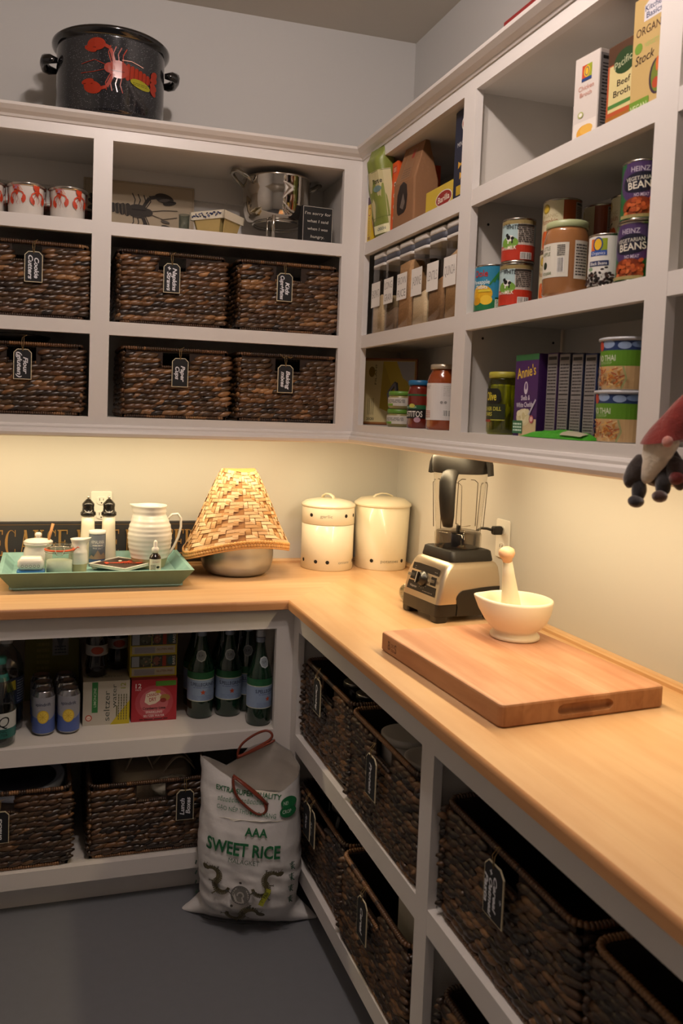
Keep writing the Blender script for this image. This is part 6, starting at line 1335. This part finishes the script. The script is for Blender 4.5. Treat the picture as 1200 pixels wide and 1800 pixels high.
def dragon(cx, cy, s, flip, rot):
    c_, d_ = math.cos(rot), math.sin(rot); T = lambda x, y: (cx+s*(flip*x*c_-y*d_), cy+s*(flip*x*d_+y*c_))
    pts = [T(x, y) for x, y in ((-.62, .10), (-.48, .32), (-.2, .36), (.02, .18), (.05, -.1), (.25, -.30), (.52, -.22), (.66, .02), (.60, .26))]
    sm = []
    for i in range(len(pts)-1):
        p0, p1, p2, p3 = pts[max(0, i-1)], pts[i], pts[i+1], pts[min(len(pts)-1, i+2)]
        for k in range(5):
            q = k/5; sm.append(tuple(.5*((2*p1[j])+(-p0[j]+p2[j])*q+(2*p0[j]-5*p1[j]+4*p2[j]-p3[j])*q*q+(-p0[j]+3*p1[j]-3*p2[j]+p3[j])*q**3) for j in (0, 1)))
    n = len(sm)
    for i in range(n-1): a.line([sm[i], sm[i+1]], s*(.09+.19*math.sin(PI*(i+3)/(n+4))), OL); a.l -= 1
    a.l += 1
    for i in range(2, n-2, 2): a.line([sm[i], (sm[i][0]+s*.03, sm[i][1]+s*.13)], s*.025, OLD)
    hx, hy = T(-.70, .06); a.ell(hx, hy, .17*s, .11*s, OL, rot+.4*flip).ell(hx-.08*s*flip, hy-.06*s, .09*s, .04*s, OLD, rot).ell(hx, hy+.04*s, .02*s, .02*s, '#b9b4a0')
    a.line([(hx, hy+.08*s), (hx+.08*s, hy+.22*s)], .02*s, OLD).line([(hx-.05*s, hy+.08*s), (hx-.10*s, hy+.20*s)], .02*s, OLD)
    for px, py, qx, qy in ((-.15, .30, -.34, .52), (.04, .0, -.14, -.16), (.36, -.28, .34, -.52), (.6, .1, .8, .12)):
        x0, y0 = T(px, py); x1, y1 = T(qx, qy); a.line([(x0, y0), (x1, y1)], .05*s, OL)
        for e in (-.5, 0, .5): an = math.atan2(y1-y0, x1-x0)+e; a.line([(x1, y1), (x1+.09*s*math.cos(an), y1+.09*s*math.sin(an))], .02*s, OLD)
dragon(-.082, .158, .060, 1, -.75); dragon(.058, .158, .062, -1, .65); dragon(-.006, .064, .066, -1, .12)
for rr_, cc_ in ((.0255, '#6b6a66'), (.022, '#b5b1aa'), (.0185, '#77756f'), (.010, '#b5b1aa'), (.006, '#77756f')): a.ell(-.012, .130, rr_, rr_, cc_, 0, 28)
for k in range(24): q = k*PI/12; a.line([(-.012+.019*math.cos(q), .130+.019*math.sin(q)), (-.012+.0225*math.cos(q), .130+.0225*math.sin(q))], .0016, '#5a5852')
for k in range(5): q = PI/2+k*2*PI/5; a.ell(-.012+.036*math.cos(q), .130+.036*math.sin(q), .004, .004, '#4a4842', 0, 6)
a.poly([(.033, .108), (.045, .103), (.066, .148), (.054, .154)], '#a5a82c').text('TT PAID', .0525, .129, .009, '#2c3a1c', .040, 1.12, .01)
for k, x in enumerate((.116, .115, .113, .112)):
    y = .215-k*.032
    for e in range(4): a.line([(x-.006+.001*e, y-.004*e), (x+.006-.002*(e % 2), y-.004*e+.003)], .0022, '#1f4a38')
    a.line([(x, y+.006), (x-.001, y-.016)], .002, '#1f4a38').line([(x-.001, y-.008), (x+.006, y-.017)], .002, '#1f4a38')
for k in range(4): a.line([(-.128, .20-k*.03), (-.132, .185-k*.03)], .003, '#1f4a38')
a.fine(-.12, .012, .11, .024, 1, '#2a2e2a', 6, .7)
a.build('printing', t, on_bag, step=.010)
# handles
HND = mat('#7a3320', .35)
def loop(pts, r0, name, M_=None): MB().tube(cat(pts, 6, True), r0, HND, 8, True, flat=.6, M=M_).build(name, t)
loop([(-.052, -.072, .440), (-.040, -.082, .392), (.010, -.090, .352), (.036, -.086, .346), (.046, -.082, .362), (.030, -.076, .388), (-.020, -.072, .424)], .0062, 'front_handle')
MB().tube([(-.054, -.068, .446), (-.02, -.073, .424), (.03, -.078, .388), (.050, -.080, .372)], [.007, .0085, .0085, .006], HND, 8, flat=.5).build('front_handle_bar', t)
loop([(-.052, .055, .450), (-.046, .058, .482), (-.012, .062, .512), (.026, .062, .530), (.046, .060, .522), (.040, .058, .504), (-.005, .056, .474)], .0062, 'back_handle')
MB().tube([(-.056, .055, .444), (-.01, .058, .468), (.04, .058, .496), (.056, .058, .504)], [.007, .009, .009, .006], HND, 8, flat=.5).build('back_handle_bar', t)

# ================================================================== pieces that sit on a part become its sub-parts
ON = {'handwriting': ('board', 'block'), 'lettering': ('board',), 'speed_dial': ('control_panel',), 'rocker_switch': ('control_panel',), 'lid_plug': ('lid',), 'lid_latch': ('lid',), 'moulded_ribs': ('clear_jug',), 'blade': ('clear_jug',), 'jug_base': ('clear_jug',),
      'handle_hem': ('woven_body',), 'lid_handle': ('lid',), 'garlic_lettering': ('upper_tin',), 'onions_lettering': ('lower_tin',), 'potatoes_lettering': ('tin_body',), 'paper_label': ('clear_body',), 'grey_seal': ('white_lid',), 'lid_collar': ('white_lid',),
      'label': ('tin', 'body', 'glass_body', 'aluminium_body', 'card_tube', 'paper_cup', 'bottle_body', 'plastic_body'), 'facts_label': ('body',), 'upper_label': ('body',), 'blue_label': ('bottle_body',), 'neck_label': ('bottle_body', 'glass_body'),
      'front_print': ('carton', 'pouch_body'), 'side_print': ('carton',), 'top_print': ('carton',), 'receptacle': ('cover_plate',), 'round_pattern': ('lid',), 'painted_lobster': ('pot_body',), 'painted_lobsters': ('mug_body',), 'steel_rim': ('mug_body',),
      'blue_leaves': ('rim_band',), 'cover_print': ('cover',), 'window': ('paper_body',), 'printed_panel': ('paper_body',), 'painted_panel': ('tile',), 'beaded_edge': ('tile',), 'lobster_drawing': ('canvas',), 'branded_mark': ('board_body',), 'printing': ('sack_body',),
      'lid_label': ('lid',), 'pale_panel': ('packet_body',), 'front_handle_bar': ('front_handle',), 'back_handle_bar': ('back_handle',)}
base_of = lambda o: o.name.split('.')[0]
for t in [o for o in COL.objects if o.parent is None and 'label' in o]:
    kids = list(t.children)
    for c in kids:
        for pn in ON.get(base_of(c), ()):
            p = next((k for k in kids if base_of(k) == pn), None)
            if p: mb_ = p.matrix_basis.inverted() @ c.matrix_basis; c.parent = p; c.matrix_basis = mb_; break
